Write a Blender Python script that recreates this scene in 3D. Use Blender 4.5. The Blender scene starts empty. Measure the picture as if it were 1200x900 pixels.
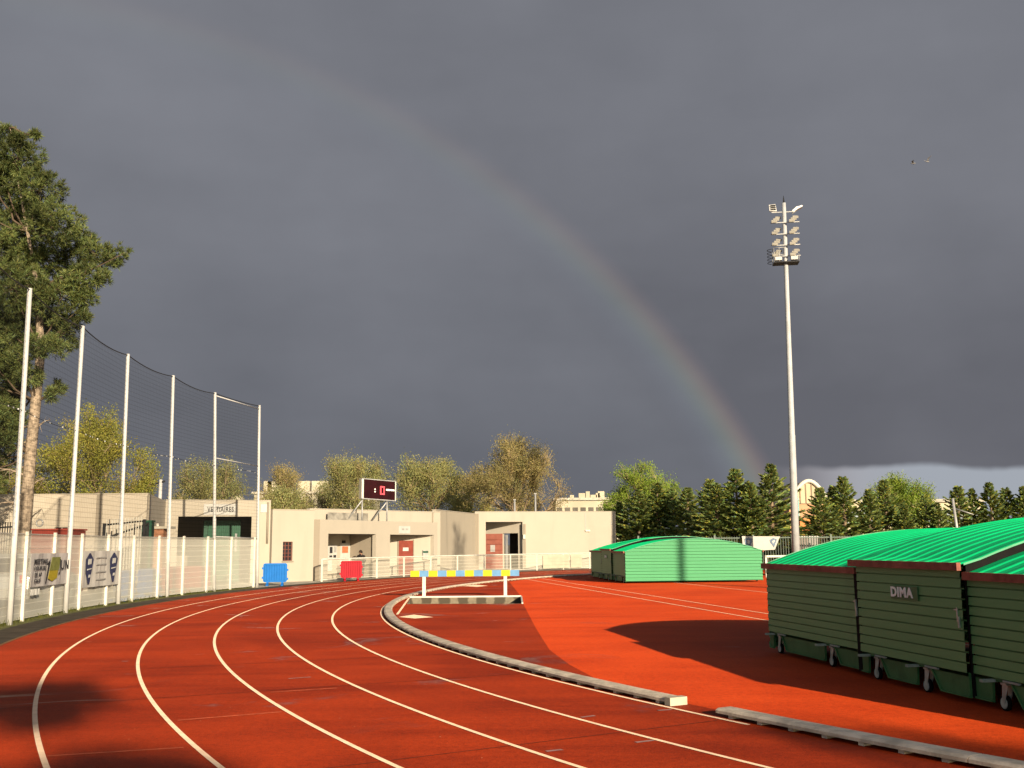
import bpy, bmesh, math, random
import numpy as np
from mathutils import Vector, Matrix

R = math.radians
random.seed(7)
rng = np.random.default_rng(11)
sc = bpy.context.scene
col = sc.collection

# ------------------------------------------------------------------ camera
EYE = 1.749
PITCH, ROLL = R(8.907), R(-0.477)
fw = Vector((0, math.cos(PITCH), math.sin(PITCH)))
up0 = Vector((0, -math.sin(PITCH), math.cos(PITCH)))
ri0 = Vector((1, 0, 0))
ri = ri0 * math.cos(ROLL) + up0 * math.sin(ROLL)
up = up0 * math.cos(ROLL) - ri0 * math.sin(ROLL)
cam = bpy.data.cameras.new('camera')
cam.sensor_width = 36.0
cam.lens = 36.0
cam.clip_start = 0.1
cam.clip_end = 6000
camo = bpy.data.objects.new('camera', cam)
m = Matrix((ri, up, -fw)).transposed().to_4x4()
m.translation = (0, 0, EYE)
camo.matrix_world = m
col.objects.link(camo)
sc.camera = camo

# ------------------------------------------------------------------ light
SUN_EL, SUN_AZ = R(15.1), R(155.0)          # direction towards the sun, azimuth clockwise from +y
tosun = Vector((math.sin(SUN_AZ) * math.cos(SUN_EL), math.cos(SUN_AZ) * math.cos(SUN_EL), math.sin(SUN_EL)))
sl = bpy.data.lights.new('sun', 'SUN')
sl.energy = 5.0
sl.angle = R(0.5)
sl.color = (1.0, 0.84, 0.60)
slo = bpy.data.objects.new('sun', sl)
slo.rotation_euler = tosun.to_track_quat('Z', 'Y').to_euler()
slo.location = (30, -60, 40)
col.objects.link(slo)

sc.view_settings.view_transform = 'Standard'
sc.view_settings.look = 'None'
EXPO = 0.8
sc.view_settings.exposure = EXPO
sc.view_settings.gamma = 1.0
sc.cycles.max_bounces = 6
sc.cycles.transparent_max_bounces = 24
EX = 2.0 ** -EXPO

class NT:
    """small helper that wires shader nodes"""
    def __init__(s, tree):
        s.t = tree
        s.n = tree.nodes
        s.n.clear()
    def new(s, kind, **kw):
        n = s.n.new(kind)
        for k, v in kw.items():
            setattr(n, k, v)
        return n
    def link(s, a, b):
        s.t.links.new(a, b)
    def put(s, sock, v):
        if hasattr(v, 'is_output'):
            s.link(v, sock)
        else:
            sock.default_value = v
    def m(s, op, a, b=0.0, c=None, clamp=False):
        n = s.new('ShaderNodeMath', operation=op, use_clamp=clamp)
        s.put(n.inputs[0], a)
        s.put(n.inputs[1], b)
        if c is not None:
            s.put(n.inputs[2], c)
        return n.outputs[0]
    def mr(s, v, a, b, c=0.0, d=1.0, smooth=True):
        n = s.new('ShaderNodeMapRange', clamp=True)
        if smooth:
            n.interpolation_type = 'SMOOTHSTEP'
        s.put(n.inputs['Value'], v)
        for k, q in zip(('From Min', 'From Max', 'To Min', 'To Max'), (a, b, c, d)):
            s.put(n.inputs[k], q)
        return n.outputs[0]
    def mix(s, f, a, b, mode='MIX'):
        n = s.new('ShaderNodeMix', data_type='RGBA', blend_type=mode)
        s.put(n.inputs['Factor'], f)
        s.put(n.inputs['A'], a)
        s.put(n.inputs['B'], b)
        return n.outputs['Result']
    def noise(s, vec, scale, detail=4.0, rough=0.55, dist=0.0):
        n = s.new('ShaderNodeTexNoise')
        if vec is not None:
            s.link(vec, n.inputs['Vector'])
        n.inputs['Scale'].default_value = scale
        n.inputs['Detail'].default_value = detail
        n.inputs['Roughness'].default_value = rough
        n.inputs['Distortion'].default_value = dist
        return n.outputs['Fac']

def c4(c):
    return (c[0], c[1], c[2], 1.0)

# world: clear Nishita sky behind the camera, a storm cloud bank with a rainbow in front
world = bpy.data.worlds.new('World')
sc.world = world
world.use_nodes = True
w = NT(world.node_tree)
wo = w.new('ShaderNodeOutputWorld')
tc = w.new('ShaderNodeTexCoord')
dirv = tc.outputs['Generated']
sep = w.new('ShaderNodeSeparateXYZ')
w.link(dirv, sep.inputs[0])
dx, dy, dz = sep.outputs
sky = w.new('ShaderNodeTexSky', sky_type='NISHITA')
sky.sun_disc = False
sky.sun_elevation = SUN_EL
sky.sun_rotation = SUN_AZ
bg1 = w.new('ShaderNodeBackground')
w.link(sky.outputs[0], bg1.inputs['Color'])
bg1.inputs['Strength'].default_value = 0.06
# storm bank
n1 = w.noise(dirv, 2.2, 5, 0.5, 0.4)
n2 = w.noise(dirv, 9.0, 4, 0.55)
mp = w.new('ShaderNodeMapping')
w.link(dirv, mp.inputs[0])
mp.inputs['Scale'].default_value = (1, 1, 3.2)
n3 = w.noise(mp.outputs[0], 3.0, 4, 0.5)
elev = w.m('MULTIPLY', w.m('ARCSINE', dz), 180 / math.pi)
azim = w.m('MULTIPLY', w.m('ARCTAN2', dx, dy), 180 / math.pi)
anti = -tosun
dot = w.new('ShaderNodeVectorMath', operation='DOT_PRODUCT')
w.link(dirv, dot.inputs[0])
dot.inputs[1].default_value = anti
theta = w.m('MULTIPLY', w.m('ARCCOSINE', dot.outputs['Value']), 180 / math.pi)
inside = w.mr(theta, 43.2, 39.0)
lum = w.m('ADD', w.mr(elev, 0.0, 26.0, 0.0, 0.62), w.m('MULTIPLY', w.m('SUBTRACT', n1, 0.5), 0.75))
lum = w.m('ADD', lum, w.m('MULTIPLY', w.m('SUBTRACT', n2, 0.5), 0.36))
lum = w.m('ADD', lum, w.m('MULTIPLY', w.m('SUBTRACT', n3, 0.5), 0.75))
lum = w.m('ADD', lum, w.m('MULTIPLY', inside, w.mr(elev, 34.0, 6.0, 0.05, 0.24)), clamp=True)
storm = w.mix(lum, c4((0.125, 0.131, 0.153)), c4((0.222, 0.230, 0.262)))
# rainbow: red outside at 42.4 degrees from the antisolar point, violet inside at 40.6
ramp = w.new('ShaderNodeValToRGB')
cr = ramp.color_ramp
cr.interpolation = 'B_SPLINE'
stops = [(0.0, (0, 0, 0)), (0.22, (0.014, 0.016, 0.022)), (0.40, (0.044, 0.054, 0.060)), (0.52, (0.066, 0.088, 0.066)),
         (0.64, (0.104, 0.096, 0.058)), (0.75, (0.112, 0.070, 0.042)), (0.86, (0.048, 0.022, 0.019)), (1.0, (0, 0, 0))]
while len(cr.elements) < len(stops):
    cr.elements.new(0.5)
for e, (p, c) in zip(cr.elements, stops):
    e.position = p
    e.color = c4(c)
w.link(w.mr(theta, 39.9, 43.5, smooth=False), ramp.inputs[0])
fade = w.mr(elev, 30.0, 3.0, 0.14, 1.0, smooth=False)
fade = w.m('MULTIPLY', fade, fade)
fade = w.m('ADD', w.m('MULTIPLY', fade, 0.80), 0.085)
bow = w.mix(1.0, (0, 0, 0, 1), ramp.outputs[0], 'ADD')
bowv = w.new('ShaderNodeVectorMath', operation='SCALE')
w.link(bow, bowv.inputs[0])
w.link(fade, bowv.inputs['Scale'])
storm = w.mix(1.0, storm, bowv.outputs[0], 'ADD')
# the lighter gap under the cloud base, low in the east
edge = w.m('ADD', 3.75, w.m('MULTIPLY', w.m('SUBTRACT', w.noise(dirv, 7.0, 4, 0.5), 0.5), 2.6))
gap = w.m('MULTIPLY', w.mr(w.m('SUBTRACT', edge, elev), -0.22, 0.20), w.mr(azim, 13.5, 19.0))
gapc = w.mix(w.mr(azim, 22.0, 14.5), c4((0.365, 0.395, 0.445)), c4((0.39, 0.37, 0.395)))
storm = w.mix(gap, storm, gapc)
bg2 = w.new('ShaderNodeBackground')
w.link(storm, bg2.inputs['Color'])
bg2.inputs['Strength'].default_value = EX
front = w.m('ADD', w.m('MULTIPLY', dx, -0.35), w.m('MULTIPLY', dy, 0.94))
cover = w.mr(front, -0.45, -0.05)
mixs = w.new('ShaderNodeMixShader')
w.link(cover, mixs.inputs[0])
w.link(bg1.outputs[0], mixs.inputs[1])
w.link(bg2.outputs[0], mixs.inputs[2])
w.link(mixs.outputs[0], wo.inputs['Surface'])

# ------------------------------------------------------------------ helpers
def ray(px, py):
    d = ri * ((px - 600) / 1200.0) - up * ((py - 450) / 1200.0) + fw
    return d
def at(px, py, Y):
    """point at forward distance Y seen at photo pixel px, py"""
    d = ray(px, py)
    t = Y / d.y
    return Vector((d.x * t, Y, EYE + d.z * t))
def gz(px, py, z=0.0):
    d = ray(px, py)
    t = (z - EYE) / d.z
    return Vector((d.x * t, d.y * t, z))
def hit(px, p0, p1):
    """x,y where the vertical plane through p0-p1 is seen at column px (eye level)"""
    d = ray(px, 640)
    p0, p1 = Vector(p0[:2]), Vector(p1[:2])
    e = p1 - p0
    den = d.x * e.y - d.y * e.x
    t = (p0.x * e.y - p0.y * e.x) / den
    return Vector((d.x * t, d.y * t))

MATS = {}
def M(name, c, rough=0.8, var=0.12, scale=3.0, bump=0.0, bscale=60.0, metal=0.0, spec=0.18, c2=None, emit=None, drough=0.0):
    if name in MATS:
        return MATS[name]
    mt = bpy.data.materials.new(name)
    mt.use_nodes = True
    t = NT(mt.node_tree)
    o = t.new('ShaderNodeOutputMaterial')
    b = t.new('ShaderNodeBsdfPrincipled')
    t.link(b.outputs[0], o.inputs['Surface'])
    x = t.new('ShaderNodeTexCoord').outputs['Object']
    n = t.noise(x, scale, 5, 0.6)
    lo = [v * (1 - var) for v in c]
    hi = [min(1.0, v * (1 + var)) for v in (c2 or c)]
    cc = t.mix(t.mr(n, 0.3, 0.7), c4(lo), c4(hi))
    t.link(cc, b.inputs['Base Color'])
    b.inputs['Roughness'].default_value = rough
    b.inputs['Metallic'].default_value = metal
    b.inputs['Specular IOR Level'].default_value = spec
    b.inputs['Diffuse Roughness'].default_value = drough
    if bump:
        bp = t.new('ShaderNodeBump')
        bp.inputs['Strength'].default_value = bump
        bp.inputs['Distance'].default_value = 0.02
        t.link(t.noise(x, bscale, 4, 0.6), bp.inputs['Height'])
        t.link(bp.outputs[0], b.inputs['Normal'])
    if emit:
        b.inputs['Emission Color'].default_value = c4(emit[0])
        b.inputs['Emission Strength'].default_value = emit[1]
    MATS[name] = mt
    return mt

class MB:
    """collects simple shapes that become ONE mesh object"""
    def __init__(s):
        s.v, s.f, s.sm = [], [], []
    def add(s, vs, fs, smooth=False):
        o = len(s.v)
        s.v += [tuple(p) for p in vs]
        s.f += [tuple(i + o for i in f) for f in fs]
        s.sm += [smooth] * len(fs)
        return s
    def quad(s, *p):
        return s.add(p, [tuple(range(len(p)))])
    def box(s, c, d, rz=0.0):
        cx, cy, cz = c
        a, b, h = d[0] / 2, d[1] / 2, d[2] / 2
        cs, sn = math.cos(rz), math.sin(rz)
        vs = []
        for z in (-h, h):
            for (x, y) in ((-a, -b), (a, -b), (a, b), (-a, b)):
                vs.append((cx + x * cs - y * sn, cy + x * sn + y * cs, cz + z))
        return s.add(vs, [(3, 2, 1, 0), (4, 5, 6, 7), (0, 1, 5, 4), (1, 2, 6, 5), (2, 3, 7, 6), (3, 0, 4, 7)])
    def prism(s, poly, z0, z1):
        n = len(poly)
        vs = [(p[0], p[1], z0) for p in poly] + [(p[0], p[1], z1) for p in poly]
        fs = [tuple(range(n - 1, -1, -1)), tuple(range(n, 2 * n))]
        fs += [(i, (i + 1) % n, n + (i + 1) % n, n + i) for i in range(n)]
        return s.add(vs, fs)
    def extrude(s, poly3, vec):
        n = len(poly3)
        v = Vector(vec)
        vs = [Vector(p) for p in poly3] + [Vector(p) + v for p in poly3]
        fs = [tuple(range(n - 1, -1, -1)), tuple(range(n, 2 * n))]
        fs += [(i, (i + 1) % n, n + (i + 1) % n, n + i) for i in range(n)]
        return s.add(vs, fs)
    def bar(s, a, b, wd, h=None):
        """square bar from a to b"""
        return s.tube([a, b], [wd * 0.7071, wd * 0.7071], 4, smooth=False, twist=math.pi / 4)
    def tube(s, pts, rad, n=8, smooth=True, caps=True, twist=0.0):
        pts = [Vector(p) for p in pts]
        if not hasattr(rad, '__len__'):
            rad = [rad] * len(pts)
        vs, fs = [], []
        prev = None
        for i, p in enumerate(pts):
            d = (pts[min(i + 1, len(pts) - 1)] - pts[max(i - 1, 0)])
            if d.length < 1e-9:
                d = Vector((0, 0, 1))
            d.normalize()
            if prev is None:
                ref = Vector((0, 0, 1)) if abs(d.z) < 0.9 else Vector((1, 0, 0))
                x = d.cross(ref).normalized()
            else:
                x = (prev - d * prev.dot(d))
                x = x.normalized() if x.length > 1e-6 else d.orthogonal().normalized()
            prev = x
            y = d.cross(x)
            for k in range(n):
                a = 2 * math.pi * k / n + twist
                vs.append(p + (x * math.cos(a) + y * math.sin(a)) * rad[i])
        for i in range(len(pts) - 1):
            for k in range(n):
                k2 = (k + 1) % n
                fs.append((i * n + k, i * n + k2, (i + 1) * n + k2, (i + 1) * n + k))
        s.add(vs, fs, smooth)
        if caps:
            o = len(s.v) - len(vs)
            s.f.append(tuple(o + k for k in range(n - 1, -1, -1)))
            s.f.append(tuple(o + (len(pts) - 1) * n + k for k in range(n)))
            s.sm += [False, False]
        return s
    def cyl(s, a, b, r, n=16):
        return s.tube([a, b], [r, r], n)
    def mesh(s, name):
        me = bpy.data.meshes.new(name)
        me.from_pydata(s.v, [], s.f)
        me.polygons.foreach_set('use_smooth', s.sm)
        me.update()
        return me
    def build(s, name, mat, parent=None, local=False):
        """vertices are in world space unless local"""
        if parent is not None and not local:
            o = root_loc(parent)
            s.v = [(a - o[0], b - o[1], c - o[2]) for a, b, c in s.v]
        ob = bpy.data.objects.new(name, s.mesh(name))
        ob.data.materials.append(mat)
        col.objects.link(ob)
        if parent is not None:
            ob.parent = parent
        return ob

def root_loc(o):
    p = Vector((0, 0, 0))
    while o is not None:
        p += o.location
        o = o.parent
    return p
def tag(o, label=None, cat=None, group=None, kind=None):
    if label:
        o['label'] = label
    if cat:
        o['category'] = cat
    if group:
        o['group'] = group
    if kind:
        o['kind'] = kind
    return o
def thing(name, label, cat, loc=(0, 0, 0), rz=0.0, group=None):
    o = bpy.data.objects.new(name, None)
    o.empty_display_size = 0.2
    o.location = loc
    o.rotation_euler = (0, 0, rz)
    col.objects.link(o)
    return tag(o, label, cat, group)
def copy_tree(o, parent=None):
    c = o.copy()
    col.objects.link(c)
    c.parent = parent
    for ch in list(o.children):
        copy_tree(ch, c)
    return c
def text_mesh(txt, size, depth=0.004, bold=0.0, squeeze=1.0):
    cu = bpy.data.curves.new('lettering', 'FONT')
    cu.body = txt
    cu.size = size
    cu.extrude = depth
    cu.offset = bold
    cu.align_x = 'CENTER'
    cu.align_y = 'CENTER'
    cu.resolution_u = 3
    cu.space_character = 1.10
    o = bpy.data.objects.new('lettering', cu)
    col.objects.link(o)
    dg = bpy.context.evaluated_depsgraph_get()
    dg.update()
    me = bpy.data.meshes.new_from_object(o.evaluated_get(dg))
    bpy.data.objects.remove(o)
    for v in me.vertices:
        v.co.x *= squeeze
    return me
def letters(name, txt, size, mat, parent, pos, xdir, bold=0.0, squeeze=1.0, local=False):
    """flat lettering standing upright; xdir is the reading direction in the ground plane"""
    me = text_mesh(txt, size, 0.004, bold, squeeze)
    me.materials.clear()
    me.materials.append(mat)
    x = Vector((xdir[0], xdir[1], 0)).normalized()
    z = Vector((0, 0, 1))
    n = x.cross(z)
    mm = Matrix((x, z, n)).transposed().to_4x4()
    me.transform(mm)
    p = Vector(pos)
    if not local:
        p = p - root_loc(parent)
    me.transform(Matrix.Translation(p))
    o = bpy.data.objects.new(name, me)
    col.objects.link(o)
    o.parent = parent
    return o

# ------------------------------------------------------------------ materials
def track_material(name, ca, cb, rough_lo, rough_hi, stains):
    mt = bpy.data.materials.new(name)
    mt.use_nodes = True
    t = NT(mt.node_tree)
    o = t.new('ShaderNodeOutputMaterial')
    b = t.new('ShaderNodeBsdfPrincipled')
    t.link(b.outputs[0], o.inputs['Surface'])
    x = t.new('ShaderNodeTexCoord').outputs['Object']
    broad = t.noise(x, 0.35, 5, 0.6, 0.6)
    mp_ = t.new('ShaderNodeMapping')
    t.link(x, mp_.inputs[0])
    mp_.inputs['Scale'].default_value = (0.22, 1.6, 1)
    mp_.inputs['Rotation'].default_value = (0, 0, 0.1)
    streak = t.noise(mp_.outputs[0], 0.8, 5, 0.65, 0.3)
    fine = t.noise(x, 75.0, 2, 0.7)
    mid = t.noise(x, 14.0, 4, 0.65)
    f = t.mr(t.m('ADD', t.m('MULTIPLY', broad, 0.55), t.m('MULTIPLY', streak, 0.45)), 0.36, 0.62)
    cc = t.mix(f, c4(ca), c4(cb))
    g = t.m('ADD', t.m('MULTIPLY', t.mr(fine, 0.25, 0.75), 0.58), t.m('ADD', t.m('MULTIPLY', t.mr(mid, 0.25, 0.75), 0.30), 0.56))
    sc_ = t.new('ShaderNodeVectorMath', operation='SCALE')
    t.link(cc, sc_.inputs[0])
    t.link(g, sc_.inputs['Scale'])
    cc = sc_.outputs[0]
    # damp patches left by the shower: darker and smoother
    damp = t.mr(t.noise(x, 0.5, 4, 0.6, 0.8), 0.58, 0.70)
    damp = t.m('MULTIPLY', damp, stains)
    cc = t.mix(t.m('MULTIPLY', damp, 0.5), cc, c4([v * 0.42 + 0.014 for v in ca]))
    # scattered pale grit
    vor = t.new('ShaderNodeTexVoronoi')
    t.link(x, vor.inputs['Vector'])
    vor.inputs['Scale'].default_value = 3.2
    grit = t.m('LESS_THAN', vor.outputs['Distance'], 0.028)
    cc = t.mix(t.m('MULTIPLY', grit, 0.55), cc, c4((0.40, 0.22, 0.14)))
    t.link(cc, b.inputs['Base Color'])
    t.link(t.mr(damp, 0.0, 1.0, rough_hi, rough_lo), b.inputs['Roughness'])
    b.inputs['Specular IOR Level'].default_value = 0.10
    b.inputs['Diffuse Roughness'].default_value = 1.0
    bp = t.new('ShaderNodeBump')
    bp.inputs['Strength'].default_value = 0.55
    bp.inputs['Distance'].default_value = 0.006
    t.link(t.noise(x, 95.0, 2, 0.6), bp.inputs['Height'])
    t.link(bp.outputs[0], b.inputs['Normal'])
    return mt
M_LANE = track_material('red_lane_rubber', (0.112, 0.0100, 0.0016), (0.185, 0.0185, 0.0028), 0.32, 0.75, 1.0)
M_FAN = track_material('orange_red_rubber', (0.265, 0.0250, 0.0036), (0.345, 0.0365, 0.0055), 0.40, 0.8, 0.55)
M_LINE = M('white_line_paint', (0.52, 0.38, 0.275), 0.7, 0.10, 6, 0.3, 90, drough=1.0)
M_LINE_WORN = M('worn_line_paint', (0.27, 0.062, 0.030), 0.7, 0.3, 9, drough=1.0)
M_LINE_GREY = M('grey_mark_paint', (0.14, 0.085, 0.085), 0.7, 0.2, 9, drough=1.0)
M_ASPH = M('old_asphalt', (0.062, 0.048, 0.034), 0.9, 0.35, 2.2, 0.5, 70)
M_GROUND = M('gravel_ground', (0.16, 0.14, 0.11), 0.95, 0.3, 0.8, 0.5, 30)
M_GRASSV = M('mossy_verge', (0.13, 0.13, 0.045), 0.95, 0.4, 3.5, 0.8, 40)
M_CONC = M('weathered_concrete', (0.40, 0.37, 0.31), 0.85, 0.22, 2.5, 0.4, 50)
M_KERB = M('grey_kerb_concrete', (0.60, 0.50, 0.395), 0.8, 0.30, 4.0, 0.4, 50)
M_KERBW = M('cream_kerb_end', (0.46, 0.41, 0.32), 0.7, 0.1, 5)
M_PIT = M('stained_pit_wall', (0.20, 0.16, 0.10), 0.85, 0.8, 2.4, 0.3, 30)
M_WHITE = M('white_coated_steel', (0.60, 0.57, 0.51), 0.45, 0.08, 3)
M_POST = M('galvanised_post', (0.50, 0.49, 0.48), 0.5, 0.10, 2, metal=0.0)
M_GALV = M('galvanised_steel', (0.34, 0.34, 0.34), 0.45, 0.15, 2, metal=0.3)
M_DARKM = M('dark_metal', (0.02, 0.02, 0.022), 0.5, 0.2, 4)
M_GREENM = M('dark_green_steel', (0.018, 0.075, 0.045), 0.5, 0.2, 4)
M_MAROON = M('maroon_door_paint', (0.20, 0.045, 0.032), 0.5, 0.15, 3)
M_PINKD = M('sunlit_maroon_door_paint', (0.33, 0.115, 0.085), 0.55, 0.12, 3)  # maroon door brightened: the sun on it is put into the colour
M_ORANGED = M('orange_brown_door_paint', (0.36, 0.065, 0.025), 0.5, 0.1, 3)
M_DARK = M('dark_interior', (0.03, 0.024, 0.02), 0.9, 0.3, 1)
M_GLASS = M('dark_window_glass', (0.02, 0.022, 0.028), 0.12, 0.2, 1)
M_PANEW = M('brown_window_bars', (0.16, 0.06, 0.045), 0.6, 0.15, 3)
M_RUBBER_GAP = M('rubber_and_gap_black', (0.010, 0.009, 0.009), 0.9, 0.2, 5, spec=0.1)  # tyre rubber; the same black fills the dark gaps of the covers
M_TRIM = M('brown_eave_board', (0.255, 0.085, 0.060), 0.6, 0.28, 5, 0.2, 40)
M_PAPER = M('white_notice_paper', (0.46, 0.45, 0.43), 0.7, 0.06, 3)
M_INK = M('dark_print', (0.03, 0.03, 0.035), 0.7, 0.1, 5)
M_GREYINK = M('pale_grey_print', (0.30, 0.29, 0.28), 0.7, 0.1, 5)
M_REDINK = M('red_brown_print', (0.45, 0.14, 0.07), 0.7, 0.2, 9)
M_BLUEINK = M('blue_print', (0.030, 0.036, 0.085), 0.6, 0.2, 9)
M_PALEBLUE = M('pale_blue_print', (0.13, 0.18, 0.26), 0.6, 0.4, 12)
M_YELLOW = M('yellow_paint', (0.55, 0.42, 0.02), 0.55, 0.1, 4)
M_BLUEP = M('sky_blue_paint', (0.12, 0.26, 0.46), 0.55, 0.1, 4)
M_BARBLUE = M('blue_plastic', (0.008, 0.135, 0.45), 0.6, 0.08, 3)
M_BARRED = M('red_plastic', (0.33, 0.006, 0.018), 0.6, 0.08, 3)
M_BARK = M('grey_brown_bark', (0.20, 0.145, 0.095), 0.9, 0.35, 5, 0.8, 18)
M_PINEBARK = M('pale_pine_bark', (0.280, 0.220, 0.165), 0.9, 0.5, 7, 1.0, 14)
M_TWIG = M('pale_twigs', (0.34, 0.26, 0.15), 0.85, 0.25, 2)

def wall_material(name, c, stain, blocks=False):
    mt = bpy.data.materials.new(name)
    mt.use_nodes = True
    t = NT(mt.node_tree)
    o = t.new('ShaderNodeOutputMaterial')
    b = t.new('ShaderNodeBsdfPrincipled')
    t.link(b.outputs[0], o.inputs['Surface'])
    x = t.new('ShaderNodeTexCoord').outputs['Object']
    mp_ = t.new('ShaderNodeMapping')
    t.link(x, mp_.inputs[0])
    mp_.inputs['Scale'].default_value = (1.3, 1.3, 0.16)
    runs = t.mr(t.noise(mp_.outputs[0], 0.9, 5, 0.6), 0.50, 0.78)
    blot = t.mr(t.noise(x, 0.7, 5, 0.6), 0.35, 0.75)
    cc = t.mix(t.m('MULTIPLY', blot, 0.22), c4(c), c4([v * 0.80 for v in c]))
    cc = t.mix(t.m('MULTIPLY', runs, stain), cc, c4([c[0] * 0.52, c[1] * 0.54, c[2] * 0.56]))
    if blocks:
        s_ = t.new('ShaderNodeSeparateXYZ')
        t.link(x, s_.inputs[0])
        cmb = t.new('ShaderNodeCombineXYZ')
        t.link(t.m('ADD', s_.outputs[0], s_.outputs[1]), cmb.inputs[0])
        t.link(s_.outputs[2], cmb.inputs[1])
        br = t.new('ShaderNodeTexBrick')
        t.link(cmb.outputs[0], br.inputs['Vector'])
        br.inputs['Color1'].default_value = (1, 1, 1, 1)
        br.inputs['Color2'].default_value = (0.93, 0.93, 0.93, 1)
        br.inputs['Mortar'].default_value = (0.90, 0.89, 0.87, 1)
        br.inputs['Scale'].default_value = 1.0
        br.inputs['Brick Width'].default_value = 0.5
        br.inputs['Row Height'].default_value = 0.25
        br.inputs['Mortar Size'].default_value = 0.012
        cc = t.mix(1.0, cc, br.outputs['Color'], 'MULTIPLY')
    t.link(cc, b.inputs['Base Color'])
    b.inputs['Roughness'].default_value = 0.9
    bp = t.new('ShaderNodeBump')
    bp.inputs['Strength'].default_value = 0.25
    bp.inputs['Distance'].default_value = 0.01
    t.link(t.noise(x, 35.0, 4, 0.6), bp.inputs['Height'])
    t.link(bp.outputs[0], b.inputs['Normal'])
    return mt
M_WALL = wall_material('cream_roughcast', (0.400, 0.356, 0.292), 0.25)
M_WALL2 = wall_material('cream_roughcast_clean', (0.385, 0.345, 0.288), 0.22)
M_WALLD = wall_material('drab_cream_trim_and_shade', (0.25, 0.215, 0.17), 0.3)  # darker copy of the wall cream: trim, and shade painted on side faces
M_BLOCK = wall_material('cream_block_wall', (0.455, 0.402, 0.328), 0.15, True)
M_ROOFG = M('grey_roof_sheet', (0.20, 0.19, 0.17), 0.9, 0.25, 1.5)

def net_material(name, c, alpha, step=None, thick=0.2, flat=0.0, hz=1.0):
    """woven screen: partly see-through, with an optional wire grid of its own"""
    mt = bpy.data.materials.new(name)
    mt.use_nodes = True
    t = NT(mt.node_tree)
    o = t.new('ShaderNodeOutputMaterial')
    b = t.new('ShaderNodeBsdfDiffuse')
    b.inputs['Color'].default_value = c4(c)
    tr = t.new('ShaderNodeBsdfTransparent')
    mx = t.new('ShaderNodeMixShader')
    x = t.new('ShaderNodeTexCoord').outputs['UV']
    if step:
        s_ = t.new('ShaderNodeSeparateXYZ')
        t.link(x, s_.inputs[0])
        fs = []
        for k, st in ((0, step[0]), (1, step[1])):
            u = t.m('FRACT', t.m('DIVIDE', s_.outputs[k], st))
            fs.append(t.m('LESS_THAN', u, thick if k == 0 else thick * hz))
        g = t.m('MAXIMUM', fs[0], fs[1])
        a = t.m('ADD', t.m('MULTIPLY', g, alpha), flat, clamp=True)
    else:
        n = t.noise(x, 0.8, 3, 0.5)
        a = t.m('MULTIPLY', t.mr(n, 0.2, 0.8, 0.75, 1.25), alpha)
    t.link(a, mx.inputs[0])
    t.link(tr.outputs[0], mx.inputs[1])
    t.link(b.outputs[0], mx.inputs[2])
    t.link(mx.outputs[0], o.inputs['Surface'])
    return mt
M_MESHW = net_material('white_wire_mesh', (0.66, 0.64, 0.56), 0.46, (0.055, 0.2), 0.34, 0.42, 0.18)
M_MESHR = net_material('white_rail_mesh', (0.60, 0.57, 0.48), 0.35, (0.055, 0.2), 0.14, 0.19)
M_NET = net_material('dark_ball_net', (0.025, 0.026, 0.026), 0.30, (0.14, 0.14), 0.12, 0.12)

def leaf_material(name, c, trans=0.35, rough=0.55):
    mt = bpy.data.materials.new(name)
    mt.use_nodes = True
    t = NT(mt.node_tree)
    o = t.new('ShaderNodeOutputMaterial')
    b = t.new('ShaderNodeBsdfPrincipled')
    b.inputs['Roughness'].default_value = rough
    b.inputs['Specular IOR Level'].default_value = 0.25
    tl = t.new('ShaderNodeBsdfTranslucent')
    at_ = t.new('ShaderNodeAttribute')
    at_.attribute_name = 'tint'
    cc = t.mix(1.0, c4(c), at_.outputs['Color'], 'MULTIPLY')
    t.link(cc, b.inputs['Base Color'])
    t.link(cc, tl.inputs['Color'])
    mx = t.new('ShaderNodeMixShader')
    mx.inputs[0].default_value = trans
    t.link(b.outputs[0], mx.inputs[1])
    t.link(tl.outputs[0], mx.inputs[2])
    t.link(mx.outputs[0], o.inputs['Surface'])
    return mt
ML_PINE = leaf_material('pine_needles', (0.112, 0.136, 0.042), 0.2)
ML_CONIFER = leaf_material('dark_conifer_foliage', (0.205, 0.270, 0.095), 0.35)
ML_BRIGHT = leaf_material('bright_spring_leaves', (0.240, 0.330, 0.045), 0.4)
ML_OLIVE = leaf_material('olive_spring_leaves', (0.300, 0.295, 0.110), 0.4)
ML_YELLOW = leaf_material('yellow_green_leaves', (0.310, 0.295, 0.055), 0.4)
ML_BROWN = leaf_material('ochre_catkins', (0.320, 0.270, 0.105), 0.4)

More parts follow.
